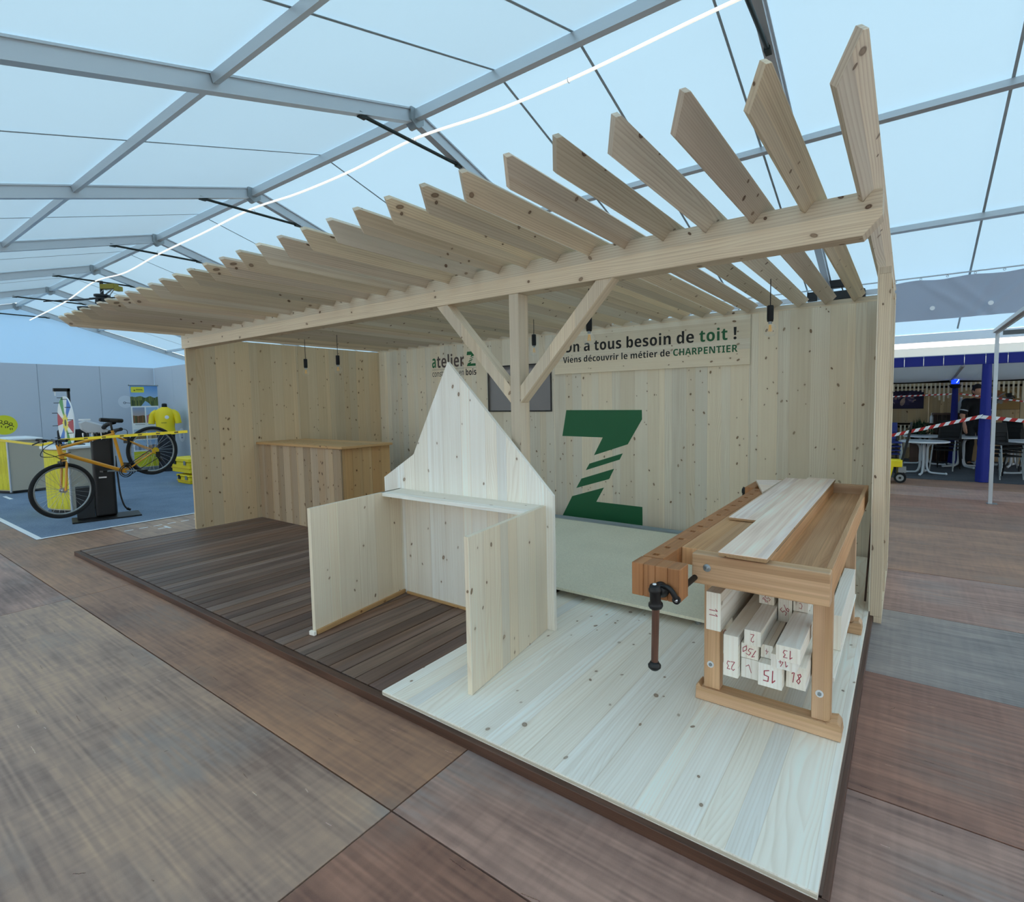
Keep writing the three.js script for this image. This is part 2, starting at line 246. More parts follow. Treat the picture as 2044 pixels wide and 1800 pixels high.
{
  const xs = [-0.036, 1.15, 3.535, 6.012, 7.253];
  for (let i = 0; i < 4; i++) part(backWall, 'wall_panel', bb(xs[i] + 0.001, xs[i + 1] - 0.001, 0.001, 2.425, -0.06, i === 2 ? 0 : 0.0005, 'y'), M.wall);
  const top = [[-0.036, 2.4255]]; top.push([7.253, 2.4255], [7.253, 2.476]);
  for (let k = 0; k < 31; k++) { const x = 7.151 - k * 0.23913, y = 2.458; top.push([x + 0.047, 2.476], [x + 0.0195, y - 0.019], [x - 0.001, y + 0.001], [x + 0.016, 2.476]); }
  top.push([-0.036, 2.476]);
  part(backWall, 'top_plate', grain(at(ext(top, 0.06), 0, 0, -0.06), 'x'), M.beam);
  const zs = { a: [[3.732, 1.436], [4.786, 1.433], [4.788, 1.321], [4.602, 1.017], [4.135, 0.863], [4.262, 1.092], [3.666, 1.097]], b: [[4.068, 0.752], [4.535, 0.904], [4.493, 0.825], [4.014, 0.665]], c: [[3.948, 0.551], [4.417, 0.707], [4.346, 0.573], [3.869, 0.422]], d: [[3.806, 0.31], [4.274, 0.46], [4.163, 0.27], [4.79, 0.266], [4.792, 0.03], [3.65, 0.03]] };
  part(backWall, 'painted_emblem', Object.values(zs).map((p) => at(ext(p, 0.0015), 0, 0, 0.0006)), std({ color: '#17643a', roughness: 0.55 }), 'large green painted letter Z with two loose slanted bars');
  // printed lettering: name, rule and second line
  const tx = canvasTex(2048, 880, (g, w, h) => {
    const mm = (x) => ((x - 1.25) / 0.96) * w, my = (y) => ((2.33 - y) / 0.4125) * h;
    const put = (s, x0, x1, y, size, color, bold = true) => { g.font = `${bold ? 'bold ' : ''}100px sans-serif`; const tw = g.measureText(s).width; g.save(); g.translate(mm(x0), my(y)); g.scale((mm(x1) - mm(x0)) / tw, (size * h) / 0.4125 / 73); g.fillStyle = color; g.fillText(s, 0, 0); g.restore(); };
    put('a', 1.272, 1.372, 2.104, 0.19, '#1d6a3c'); put('telier', 1.378, 1.957, 2.1, 0.19, '#5a4a44');
    g.fillStyle = '#1d6a3c';
    for (const p of Object.values(zs)) { g.beginPath(); p.forEach(([x, y], i) => g[i ? 'lineTo' : 'moveTo'](mm(2.006 + ((x - 3.65) / 1.142) * 0.176), my(2.094 + ((y - 0.03) / 1.406) * 0.213))); g.fill(); }
    g.fillStyle = '#6b5c50'; g.fillRect(mm(1.275), my(2.074), mm(2.19) - mm(1.275), 7);
    put('construction en ', 1.275, 1.975, 1.966, 0.09, '#241d1a', false); put('bois', 1.975, 2.192, 1.962, 0.092, '#241d1a');
  });
  part(backWall, 'lettering', at(new THREE.PlaneGeometry(0.96, 0.4125), 1.73, 2.12375, 0.0012), std({ map: tx, transparent: true, roughness: 0.6 }));
}
{
  const t = structure('wall_right', 'open stud wall at the right end of the stand with its spruce lining facing the bench');
  part(t, 'wall_panel', bb(7.1755, 7.183, 0.03, 2.43, 0.002, 1.53, 'y'), M.wall);
  for (const z of [1.507, 0.9, 0.3]) part(t, 'stud', bb(7.1835, 7.253, FY + 0.045, 2.375, z - 0.022, z + 0.022, 'y', 0.002), M.beam);
  part(t, 'top_rail', bb(7.1835, 7.253, 2.3755, 2.42, 0.002, 1.529, 'z', 0.002), M.beam); part(t, 'bottom_rail', bb(7.205, 7.253, FY, FY + 0.0445, 0.002, 1.529, 'z', 0.002), M.beam);
}

// ------------------------------------------------------------------ pergola: beam, post, braces, 31 tilted slats
{
  const t = thing('pergola', 'light timber pergola with tilted roof slats over a front beam and braced post', 'pergola');
  const top = [[-0.1, 2.287], [7.172, 2.287], [7.248, 2.368], [7.248, 2.485]];
  for (let k = 0; k < 31; k++) { const x = 7.151 - k * 0.23913, y = 2.458; top.push([x + 0.057, 2.485], [x + 0.0195, y - 0.019], [x - 0.001, y + 0.001], [x + 0.025, 2.485]); }
  top.push([-0.1, 2.485]);
  part(t, 'beam', grain(at(ext(top, 0.116, 0.0025), 0, 0, 2.834), 'x', 0.62, 0.3), M.beam);
  part(t, 'post', bb(5.105, 5.187, 0.001, 2.2865, 2.838, 2.95, 'y', 0.004), M.beam);
  const brace = (p) => grain(at(ext(p, 0.088, 0.003), 0, 0, 2.856), 'y');
  const lean = (g0, a) => g0;
  part(t, 'brace', brace([[4.405, 2.287], [4.519, 2.287], [5.104, 1.66], [5.104, 1.545]]), M.beam);
  part(t, 'brace', brace([[5.781, 2.287], [5.895, 2.287], [5.188, 1.545], [5.188, 1.66]]), M.beam);
  const th = 0.778, h = 0.118, w = 0.024, geos = [];
  for (let k = 0; k < 6; k++) {
    const prof = [[-4.045, 0], [0.1, 0], [0.1, h], [-4.132, h], [-4.155, h * 0.86]];             // (-z, height)
    geos.push(at(grain(at(ext(prof, w, 0.0012), 0, 0, 0, 0, Math.PI / 2, 0), 'z', rnd(), rnd() * 4), 0, 0, 0, 0, 0, -th));
  }
  for (let k = 0; k < 31; k++) { const o = part(t, 'slat', geos[(k * 5 + (k >> 2)) % 6], M.slat[(k * 3 + (k >> 1)) % 5]); o.position.set(7.151 - k * 0.23913, 2.458, (k % 5) * 0.002); }
}
// ------------------------------------------------------------------ on the back wall: sign board, screen
{
  const t = thing('sign_board', 'long horizontal spruce board with black and green lettering high on the back wall', 'sign');
  part(t, 'board', bb(3.572, 6.006, 1.905, 2.4235, 0.002, 0.02, 'x', 0.002), M.wall);
  const tx = canvasTex(2048, 436, (g, w, h) => {
    const sx = w / 2.434, mm = (x) => (x - 3.572) * sx, my = (y) => (2.4235 - y) * (h / 0.5185);
    const line = (parts, x1, xAnchor, iAnchor, y, cap, y1 = y) => {
      g.font = 'bold 100px sans-serif'; const ws = parts.map(([s]) => g.measureText(s).width), tot = ws.reduce((a, b) => a + b), pre = ws.slice(0, iAnchor).reduce((a, b) => a + b, 0), k = (mm(x1) - mm(xAnchor)) / (tot - pre);
      g.save(); g.translate(mm(x1) - tot * k, my(y)); g.scale(k, (cap * (h / 0.5185)) / 71); let x = 0; parts.forEach(([s, c], i) => { g.fillStyle = c; g.fillText(s, x, 0); x += ws[i]; }); g.restore();
    };
    const B = '#15110f', Gn = '#1f5f38';
    line([['O', B], ['n a tous besoin de ', B], ['toit', Gn], [' !', B]], 5.879, 3.847, 1, 2.178, 0.128);
    line([['Viens découvrir le métier de ', B], ['CHARPENTIER', Gn]], 5.881, 3.703, 0, 2.044, 0.074);
  });
  part(t, 'lettering', at(new THREE.PlaneGeometry(2.434, 0.5185), 4.789, 2.16425, 0.0206), std({ map: tx, transparent: true, roughness: 0.6 }));
}
{
  const t = thing('wall_screen', 'black glossy television screen on the back wall behind the post', 'television');
  part(t, 'bezel', bb(2.412, 3.512, 1.418, 2.066, 0.001, 0.014, 'x', 0.003), M.black);
  part(t, 'screen', bb(2.43, 3.494, 1.436, 2.05, 0.0142, 0.0155, 'x'), phys({ color: '#050507', roughness: 0.08, clearcoat: 1, clearcoatRoughness: 0.05 }));
}
// ------------------------------------------------------------------ counter in the left corner
{
  const t = thing('corner_counter', 'chest-high rough-sawn counter box in the left corner of the stand', 'counter');
  part(t, 'countertop', bb(0.002, 1.955, 1.03, 1.06, 1.39, 2.145, 'x', 0.003), M.counterTop);
  for (let i = 0; i < 12; i++) part(t, 'front_board', bb(0.004 + i * 0.1575, 0.1595 + i * 0.1575, 0.002, 1.029, 2.096, 2.117 - (i % 3) * 0.0008, 'y', 0.0015), std({ map: tWall, color: ['#d2c2b4', '#c6b4a4', '#dccab8', '#bfae9e'][i % 4], roughness: 0.75 }));
  for (let i = 0; i < 5; i++) part(t, 'side_board', bb(1.872, 1.894, 0.002, 1.029, 1.392 + i * 0.1405, 1.531 + i * 0.1405, 'y', 0.0015), std({ map: tWall, color: ['#dcbd94', '#d2b086', '#e2c49c'][i % 3], roughness: 0.75 }));
}
// ------------------------------------------------------------------ house-shaped display
{
  const t = thing('house_shaped_display', 'pale house-shaped display with tall gable back, two side panels and a shelf', 'display stand');
  part(t, 'back_panel', grain(at(ext([[3.8, 0.002], [5.108, 0.002], [5.108, 0.027], [5.487, 0.027], [5.487, 0.936], [4.57, 1.857], [4.167, 1.15], [3.803, 0.945]], 0.026, 0.0012), 0, 0, 2.988), 'y', 0.1, 0.2), M.pale);
  const side = (y0, w) => grain(at(ext([[0, y0], [0.888, y0], [0.888, 0.866], [0, 0.866]], 0.026, 0.0012), 0, 0, 0, 0, -Math.PI / 2, 0), 'y');
  const a = Math.atan2(0.117, 0.885);
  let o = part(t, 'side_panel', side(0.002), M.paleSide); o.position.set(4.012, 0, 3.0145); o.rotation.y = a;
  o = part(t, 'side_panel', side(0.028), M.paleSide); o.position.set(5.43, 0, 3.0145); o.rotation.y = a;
  part(t, 'shelf', grain(at(ext([[3.992, -3.016], [5.398, -3.016], [5.43, -3.235], [4.02, -3.235]], 0.026, 0.001), 0, 0.839, 0, -Math.PI / 2, 0, 0), 'x'), M.pale);
  o = part(t, 'base_strip', rbox(0.018, 0.03, 0.87, 0.0095, 0.018, 0.44, 'z', 0.002), M.counterTop); o.position.set(4.012, 0, 3.02); o.rotation.y = a;
  o = part(t, 'foot_strip', rbox(0.05, 0.028, 0.02, -0.012, 0.0165, 0.9, 'x', 0.002), M.pale); o.position.set(4.012, 0, 3.0145); o.rotation.y = a;
  part(t, 'base_strip', bb(4.05, 5.1, 0.002, 0.02, 3.0155, 3.03, 'x'), M.counterTop);
}
// ------------------------------------------------------------------ low screed platform and its clear upstand
{
  const t = thing('screed_platform', 'low grey-green smooth platform panel in front of the green letter on the back wall', 'platform');
  part(t, 'panel', grain(at(new RoundedBoxGeometry(3.1, 0.022, 2.08, 1, 0.002), 4.77, 0.089, 1.43), 'x'), M.creen);
  for (const [x, z] of [[3.5, 0.7], [3.5, 2.3], [4.9, 0.7], [4.9, 2.3], [6.24, 0.7], [6.24, 2.38]]) part(t, 'foot', cyl(0.02, 0.02, x > 5.11 ? 0.051 : 0.077, x, x > 5.11 ? 0.0525 : 0.0395, z, 12), M.zinc);
  part(t, 'rail', bb(3.25, 6.3, 0.055, 0.0775, 2.3, 2.34, 'x'), M.edge);
}
{
  const t = thing('clear_strip', 'narrow clear plastic strip standing along the back edge of the grey platform', 'plastic strip');
  part(t, 'channel', bb(3.25, 6.3, 0.1005, 0.112, 0.395, 0.41, 'x', 0.002), M.zinc);
  part(t, 'pane', bb(3.25, 6.3, 0.113, 0.142, 0.4, 0.404, 'x'), phys({ color: '#c6d2da', transmission: 0.7, thickness: 0, roughness: 0.35 }));
}
// ------------------------------------------------------------------ pendant bulbs
const glass = phys({ color: '#ffffff', transmission: 1, thickness: 0, roughness: 0.02, ior: 1.45 }), filament = std({ color: '#e8b44a', emissive: '#e0a040', emissiveIntensity: 0.15, roughness: 0.5 });
{
  const make = (label) => {
    const t = thing('pendant_bulb', label, 'light bulb', [0, 0, 0], 0, 'bare pendant bulbs under the slats');
    part(t, 'cord', new THREE.CylinderGeometry(0.0035, 0.0035, 1, 8), M.black).position.y = 0.5;
    part(t, 'socket', lathe([[0, 0], [0.021, 0], [0.024, 0.02], [0.024, 0.115], [0.02, 0.122], [0, 0.124]].map(([r, y]) => [r, y - 0.124])), M.blackMatte);
    const b = part(t, 'bulb', lathe([[0.014, 0], [0.016, -0.012], [0.034, -0.03], [0.0445, -0.052], [0.047, -0.068], [0.042, -0.09], [0.028, -0.106], [0.001, -0.113]].map(([r, y]) => [r, y - 0.124])), glass);
    part(b, 'filament', [0, 1, 2, 3].map((i) => rod(V(0.006 * Math.cos(i * 1.57), -0.15, 0.006 * Math.sin(i * 1.57)), V(0.013 * Math.cos(i * 1.57), -0.2, 0.013 * Math.sin(i * 1.57)), 0.002)), filament);
    part(b, 'screw_cap', cyl(0.0135, 0.0135, 0.02, 0, -0.132, 0), M.zinc);
    return t;
  };
  const spots = [[0.627, 1.732, 2.189, 'bare bulb nearest the left wall, left one of the pair above the corner counter'], [1.299, 1.691, 2.196, 'bare bulb above the corner counter, right one of the pair'], [3.967, 1.043, 2.296, 'bare bulb on a black cord beside the post, above the black screen'], [5.259, 2.104, 2.232, 'bare bulb on a black cord half hidden behind the right brace of the post'], [6.483, 1.453, 2.26, 'bare bulb on a black cord to the right of the lettered board, above the workbench']];
  const first = make(spots[0][3]);
  spots.forEach(([x, z, ys, label], i) => { const t = i ? copy(first, label, [x, ys, z]) : first; t.position.set(x, ys, z); t.children[0].scale.y = 2.4575 - ys; t.children[0].position.y = (2.4575 - ys) / 2; });
}
// ------------------------------------------------------------------ workbench
const bench = thing('workbench', 'long beech joiner workbench with tool tray, dog holes and two black-handled vises', 'workbench');
{
  const T = 0.86, H = 0.1, X0 = 6.418, xd = 6.512, xs = 6.585, xm = 6.9, x1 = 7.134, zN = 3.55, zF = 1.04, zl = (x) => x, t = bench;
  // front rail with square dog holes: built from blocks between the holes
  const holes = [1.728, 1.891, 2.045, 2.203, 2.369, 2.53, 2.7, 2.858, 3.034, 3.163, 3.341, 3.521, 3.655];
  const rail = (a, b) => bb(xd - 0.094, xd, T - H, T, a, b, 'z'); const rg = []; let z = 1.62;
  for (const h of holes) { rg.push(rail(z, h - 0.015)); rg.push(bb(xd - 0.094, 6.4465, T - H, T, h - 0.015, h + 0.015, 'z'), bb(6.474, xd, T - H, T, h - 0.015, h + 0.015, 'z')); z = h + 0.015; } rg.push(rail(z, 3.702));
  part(t, 'dog_hole_rail', rg, M.beechDark);
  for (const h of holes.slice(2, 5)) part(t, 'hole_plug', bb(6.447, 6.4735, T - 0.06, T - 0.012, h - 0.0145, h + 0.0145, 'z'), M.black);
  part(t, 'top_slab', bb(xd + 0.0005, xm, T - H + 0.02, T, zF + 0.06, zN - 0.075, 'z', 0.003), M.beechLight);
  part(t, 'end_cap', bb(xs, x1, T - 0.137, T, zN - 0.0745, zN, 'x', 0.007), M.beech); part(t, 'end_cap', bb(xd - 0.03, x1, T - 0.13, T, zF, zF + 0.0595, 'x', 0.006), M.beech);
  part(t, 'rear_rail', bb(x1 - 0.026, x1, T - 0.125, T, zF + 0.06, zN - 0.075, 'z', 0.004), M.beechLight);
  part(t, 'tray_floor', bb(xm, x1 - 0.0265, T - 0.085, T - 0.07, zF + 0.06, zN - 0.075, 'z'), M.beechLight);
  part(t, 'apron', bb(xm - 0.02, xm - 0.0005, T - 0.15, T - 0.081, zF + 0.06, zN - 0.075, 'z'), M.beech);
  // near vise: jaw block of glued strips, iron bracket, screw, wooden handle
  const v = part(t, 'vise_jaw', [0, 1, 2, 3].map((i) => rbox(0.0535, 0.142, 0.105, X0 - 0.006 + 0.026 + i * 0.053, T - 0.072, 3.757, 'y', 0.005)), M.beechDark, 'vise jaw glued from four darker strips');
  part(v, 'bracket', at(lathe([[0.001, 0], [0.03, 0], [0.034, 0.006], [0.03, 0.014], [0.022, 0.02], [0.016, 0.03], [0.001, 0.03]]), 6.548, 0.765, 3.81, Math.PI / 2), M.black);
  part(v, 'bracket_arm', [tube([[6.55, 0.78, 3.825], [6.578, 0.783, 3.825], [6.6, 0.762, 3.822], [6.61, 0.738, 3.816]], 0.012, 20), cyl(0.017, 0.017, 0.012, 6.612, 0.733, 3.814, 16, Math.PI / 2)], M.black);
  part(v, 'screw_bolt', at(lathe([[0.001, 0.004], [0.006, 0.003], [0.008, 0]]), 6.612, 0.733, 3.821, Math.PI / 2), M.chrome);
  part(v, 'screw_head', at(lathe([[0.001, 0.102], [0.019, 0.1], [0.022, 0.093], [0.022, 0.086], [0.026, 0.083], [0.026, 0.073], [0.0225, 0.07], [0.0225, 0.025], [0.029, 0.02], [0.03, 0.01], [0.026, 0.002], [0.001, 0]]), 6.541, 0.7, 3.858, 0.12), M.black);
  part(v, 'screw_cap', at(lathe([[0.001, 0.004], [0.007, 0.003], [0.008, 0]], 16), 6.541, 0.802, 3.871, 0.12), M.white);
  const hb = V(6.541, 0.704, 3.858), he = V(6.528, 0.455, 3.84);
  part(v, 'handle', rod(hb, he, 0.0155, 0.0145, 16), std({ map: tDeck, color: '#d9b8a8', roughness: 0.5 }), 'long turned wooden handle bar');
  part(v, 'handle_knob', at(lathe([[0.001, -0.022], [0.016, -0.02], [0.026, -0.01], [0.027, 0], [0.02, 0.009], [0.0165, 0.016], [0.001, 0.017]]), 6.5275, 0.447, 3.839), M.black);
  part(v, 'guide_rod', [rod(V(6.6, 0.75, 3.71), V(6.6, 0.75, 3.2), 0.013)], M.black);
  // far vise on the front edge
  const f = part(t, 'vise_jaw', bb(6.345, 6.415, T - 0.13, T + 0.002, 1.2, 1.6, 'z', 0.006), M.beechDark);
  part(f, 'screw_head', at(lathe([[0.001, 0], [0.024, 0], [0.024, 0.03], [0.03, 0.035], [0.03, 0.05], [0.022, 0.06], [0.001, 0.062]]), 6.344, 0.8, 1.42, 0, 0, Math.PI / 2), M.black);
  part(f, 'handle', [rod(V(6.3, 0.83, 1.42), V(6.3, 0.6, 1.47), 0.013)], M.black);
  // trestles
  const foot = (z) => { const p = [[6.515, 0.028], [7.16, 0.028], [7.165, 0.06], [7.16, 0.1], [7.145, 0.118], [7.118, 0.112], [7.1, 0.095], [6.6, 0.095], [6.545, 0.095], [6.53, 0.112], [6.518, 0.098]]; return grain(at(ext(p, 0.075, 0.004), 0, 0, z - 0.075), 'x'); };
  for (const z of [3.275, 2.0]) {
    part(t, 'foot', foot(z), M.beech);
    for (const [a, b] of [[6.554, 6.634], [7.04, 7.118]]) { const l = part(t, 'leg', bb(a, b, 0.096, T - 0.126, z - 0.065, z - 0.01, 'y', 0.005), M.beech); if (z > 3) { const cx = (a + b) / 2 - 0.006, y = 0.22; part(l, 'washer', cyl(0.0165, 0.0165, 0.003, cx, y, z - 0.0085, 24, Math.PI / 2), M.white); part(l, 'bolt', cyl(0.0085, 0.0095, 0.008, cx, y, z - 0.005, 6, Math.PI / 2), M.zinc); } }
    part(t, 'upper_rail', bb(6.56, 7.1, T - 0.2, T - 0.138, z - 0.06, z - 0.015, 'x', 0.003), M.beech);
  }
  for (const x of [6.594, 7.079]) part(t, 'stretcher', bb(x - 0.014, x + 0.014, 0.17, 0.26, 2.0, 3.212, 'z', 0.003), M.beech);
  part(t, 'shelf', bb(6.56, 7.125, 0.262, 0.28, 1.96, 3.205, 'z', 0.002), M.pale);
  part(t, 'cap_bolt', at(lathe([[0.001, 0.008], [0.009, 0.006], [0.0165, 0.003], [0.0175, 0]], 20), 6.654, 0.802, 3.5505, Math.PI / 2), M.zinc);
}
// ------------------------------------------------------------------ on the bench
{
  const y = 0.8605;
  let t = thing('plywood_strip', 'longer thicker reddish plywood strip lying on the workbench, nearer the tool tray', 'plywood strip');
  part(t, 'packer', bb(6.74, 6.9, y, y + 0.013, 1.1, 3.34, 'z'), M.blackMatte);
  part(t, 'face', bb(6.712, 6.908, y + 0.029, y + 0.032, 1.05, 3.583, 'z'), M.okoume); part(t, 'core', [0, 1, 2, 3].map((i) => bb(6.7125, 6.9075, y + 0.0135 + i * 0.004, y + 0.0172 + i * 0.004, 1.0505, 3.5825, 'z')), M.ply, 'banded cut edge of the plies');
  t = thing('plywood_strip', 'shorter reddish plywood strip lying on the workbench, nearer the dog holes', 'plywood strip');
  part(t, 'face', bb(6.549, 6.709, y + 0.0155, y + 0.0185, 1.06, 2.81, 'z'), M.okoume); part(t, 'core', [0, 1, 2].map((i) => bb(6.5495, 6.7085, y + 0.0035 + i * 0.004, y + 0.0072 + i * 0.004, 1.0605, 2.8095, 'z')), M.ply); part(t, 'batten', bb(6.56, 6.7, y, y + 0.003, 1.2, 2.7, 'z'), M.blackMatte);
  t = thing('wood_wedge', 'triangular reddish plywood offcut at the far end of the workbench', 'offcut');
  part(t, 'block', grain(at(ext([[6.366, -1.317], [6.532, -1.879], [6.546, -1.23]], 0.018, 0.001), 0, y + 0.003, 0, -Math.PI / 2, 0, 0), 'x'), M.okoume);
}
// ------------------------------------------------------------------ numbered beams under the bench
{
  const mark = (s, rot, u = '') => canvasTex(128, 128, (g) => { g.translate(64, 64); g.rotate(rot); g.strokeStyle = '#b0283c'; g.lineWidth = 5; g.lineCap = 'round'; g.lineJoin = 'round'; const P = { 1: [[[-8, -18], [6, -34], [4, 34]]], 2: [[[-14, -22], [-4, -34], [12, -26], [8, -6], [-14, 32], [16, 30]]], 3: [[[-14, -30], [10, -30], [-2, -6], [12, 8], [4, 30], [-14, 28]]], 4: [[[8, -34], [-16, 8], [16, 8]], [[6, -8], [2, 34]]], 5: [[[14, -32], [-10, -32], [-12, -4], [10, 0], [10, 24], [-14, 32]]], 6: [[[10, -34], [-12, 6], [-6, 30], [12, 22], [8, 2], [-10, 10]]], 7: [[[-14, -30], [16, -32], [-4, 34]]], 8: [[[8, -28], [-10, -22], [10, 12], [2, 32], [-12, 20], [12, -20], [4, -32]]], 0: [[[0, -32], [-14, 0], [0, 32], [14, 0], [0, -32]]], C: [[[16, -24], [-8, -30], [-16, 4], [0, 32], [16, 24]]] }; const n = s.length, step = 38; [...s].forEach((ch, i) => { for (const line of P[ch]) { g.beginPath(); line.forEach(([x, y], k) => g[k ? 'lineTo' : 'moveTo'](x + (i - (n - 1) / 2) * step, y)); g.stroke(); } }); if (u) { g.beginPath(); g.moveTo(-24, 44); g.lineTo(24, 44); g.stroke(); } });
  const L = [
    ['11', 6.608, 6.677, 0.462, 0.645, 3.41, 2.1, Math.PI / 2, 'upright plank marked 11 at the top left of the stack under the workbench'],
    ['C', 6.604, 6.676, 0.281, 0.46, 3.2, 2.1, 0.3, 'plank marked C standing on the shelf under the plank marked 11'],
    ['23', 6.7, 6.767, 0.281, 0.475, 3.45, 2.0, Math.PI, 'tall narrow beam marked 23 at the left of the stack under the bench'],
    ['7', 6.771, 6.845, 0.281, 0.372, 3.42, 2.0, -0.6, 'squared beam marked 7 at the bottom of the stack under the bench'],
    ['150', 6.77, 6.846, 0.374, 0.442, 3.42, 2.0, Math.PI + 0.4, 'squared beam marked 150 in the second layer, above the beam marked 7'],
    ['2', 6.79, 6.862, 0.452, 0.52, 3.45, 2.0, Math.PI, 'squared beam marked 2 lying topmost left of centre in the stack under the bench'],
    ['4', 6.85, 6.903, 0.387, 0.448, 3.4, 2.0, Math.PI, 'squared beam marked 4 in the middle of the stack under the bench'],
    ['15', 6.85, 6.95, 0.281, 0.384, 3.45, 2.0, Math.PI, 'wide beam marked 15 at the bottom middle of the stack under the bench'],
    ['14', 6.906, 7.01, 0.387, 0.447, 3.47, 2.0, Math.PI - 0.15, 'wide beam marked 14 under the beam marked 13, right of the stack'],
    ['13', 6.935, 7.03, 0.449, 0.515, 3.52, 2.0, Math.PI, 'wide beam marked 13 lying topmost right in the stack under the bench'],
    ['18', 6.956, 7.036, 0.281, 0.383, 3.4, 2.0, 0.1, 'beam marked 18 at the bottom right of the stack beside the right leg'],
    ['85', 6.777, 6.848, 0.522, 0.575, 3.1, 2.0, -0.8, 'set-back beam marked 85 high in the stack, left of the beam marked 56'],
    ['56', 6.866, 6.93, 0.45, 0.572, 3.1, 2.0, -0.9, 'set-back beam marked 56 high in the middle of the stack under the bench'],
    ['C', 6.933, 7.0, 0.517, 0.575, 3.1, 2.0, Math.PI, 'set-back beam marked with a curve, high behind the beam marked 13'],
  ];
  for (const [s, x0, x1, y0, y1, zf, zb, rot, label] of L) {
    const t = thing('timber_beam', label, 'timber', [0, 0, 0], 0, 'numbered timber offcuts under the workbench');
    part(t, 'timber', bb(x0 + 0.0008, x1 - 0.0008, y0, y1, zb, zf, 'z', 0.0015), M.pale); const w = x1 - x0, h = Math.min(y1 - y0, 0.1), q = Math.min(w, h) * (s.length > 1 ? 1.15 : 0.9);
    part(t, 'number_mark', at(new THREE.PlaneGeometry(Math.min(q, w), h > w ? Math.min(q, h) : h), (x0 + x1) / 2, (s === '23' ? 0.335 : s === '11' ? 0.55 : (y0 + y1) / 2), zf + 0.0006), std({ map: mark(s, rot), transparent: true, roughness: 0.7 }));
  }
  const t = thing('timber_beam', 'short unmarked thick beam on the right edge of the bench shelf, outside the right leg', 'timber', [0, 0, 0], 0, 'numbered timber offcuts under the workbench');
  part(t, 'timber', bb(7.062, 7.122, 0.2815, 0.46, 2.03, 2.9, 'z', 0.002), M.pale);
}
{
  const t = thing('thin_batten', 'thin dark batten leaning in the gap between the bench and the right wall', 'batten');
  part(t, 'stick', grain(bar(V(7.145, 0.036, 1.35), V(7.168, 0.72, 1.12), 0.012, 0.012), 'y'), M.deckTrim);
}
// ------------------------------------------------------------------ neighbouring booth on the left: carpet, walls
{
  const t = thing('booth_carpet', 'blue-grey carpet of the neighbouring booth edged with white tape', 'carpet');
  const c = std({ map: speckle(512, 1.2, [112, 130, 152], 26, 9, 160), roughness: 1 });
  part(t, 'pile', grain(at(new THREE.BoxGeometry(8.4, 0.006, 4.25), -5.58, FY + 0.0035, 2.075), 'x'), c);
  part(t, 'edge_tape', [bb(-9.7, -1.33, FY + 0.0068, FY + 0.0078, 4.14, 4.2, 'x'), bb(-1.4, -1.34, FY + 0.0068, FY + 0.0078, 0, 4.139, 'x')], M.white);
  part(t, 'floor_tape', bb(-6.3, -5.75, FY + 0.0068, FY + 0.0078, 3.62, 3.67, 'x'), M.white);
}
for (let i = 0; i < 6; i++) {
  const t = thing('floor_tape', 'short white tape dash on the brown floor between the booth carpet and the deck', 'tape', [-0.945, FY + 0.0008, 3.38 - i * 0.165], 0, 'row of white tape dashes on the floor');
  part(t, 'strip', box(0.03, 0.0012, 0.1, 0, 0, 0, 'z'), M.white);
}
{
  const t = thing('floor_tape', 'small white T-shaped tape mark on the brown floor beside the row of dashes', 'tape', [-0.72, FY + 0.0008, 3.02]);
  part(t, 'strip', [box(0.2, 0.0012, 0.03, 0, 0, 0, 'x'), box(0.03, 0.0012, 0.1, 0.02, 0, 0.065, 'x')], M.white);
}
{
  const g = structure('wall_left', 'grey-white panel wall at the back of the neighbouring booth');
  for (let i = 0; i < 5; i++) part(g, 'wall_panel', bb(-9.74, -9.7, FY, 2.655, -0.05 + i * 1.2 + 0.003, -0.05 + (i + 1) * 1.2 - 0.003, 'y', 0.003), M.booth);
  const s = structure('wall_back', 'grey-white side wall of the neighbouring booth');
  for (let i = 0; i < 6; i++) part(s, 'wall_panel', bb(-9.7 + i * 1.2 + 0.003, -9.7 + (i + 1) * 1.2 - 0.003, FY, 2.655, -0.09, -0.052, 'y', 0.003), M.booth);
}
const disc = (r, tex) => { const g = new THREE.CircleGeometry(r, 40); return [g, std({ map: tex, roughness: 0.6 })]; };
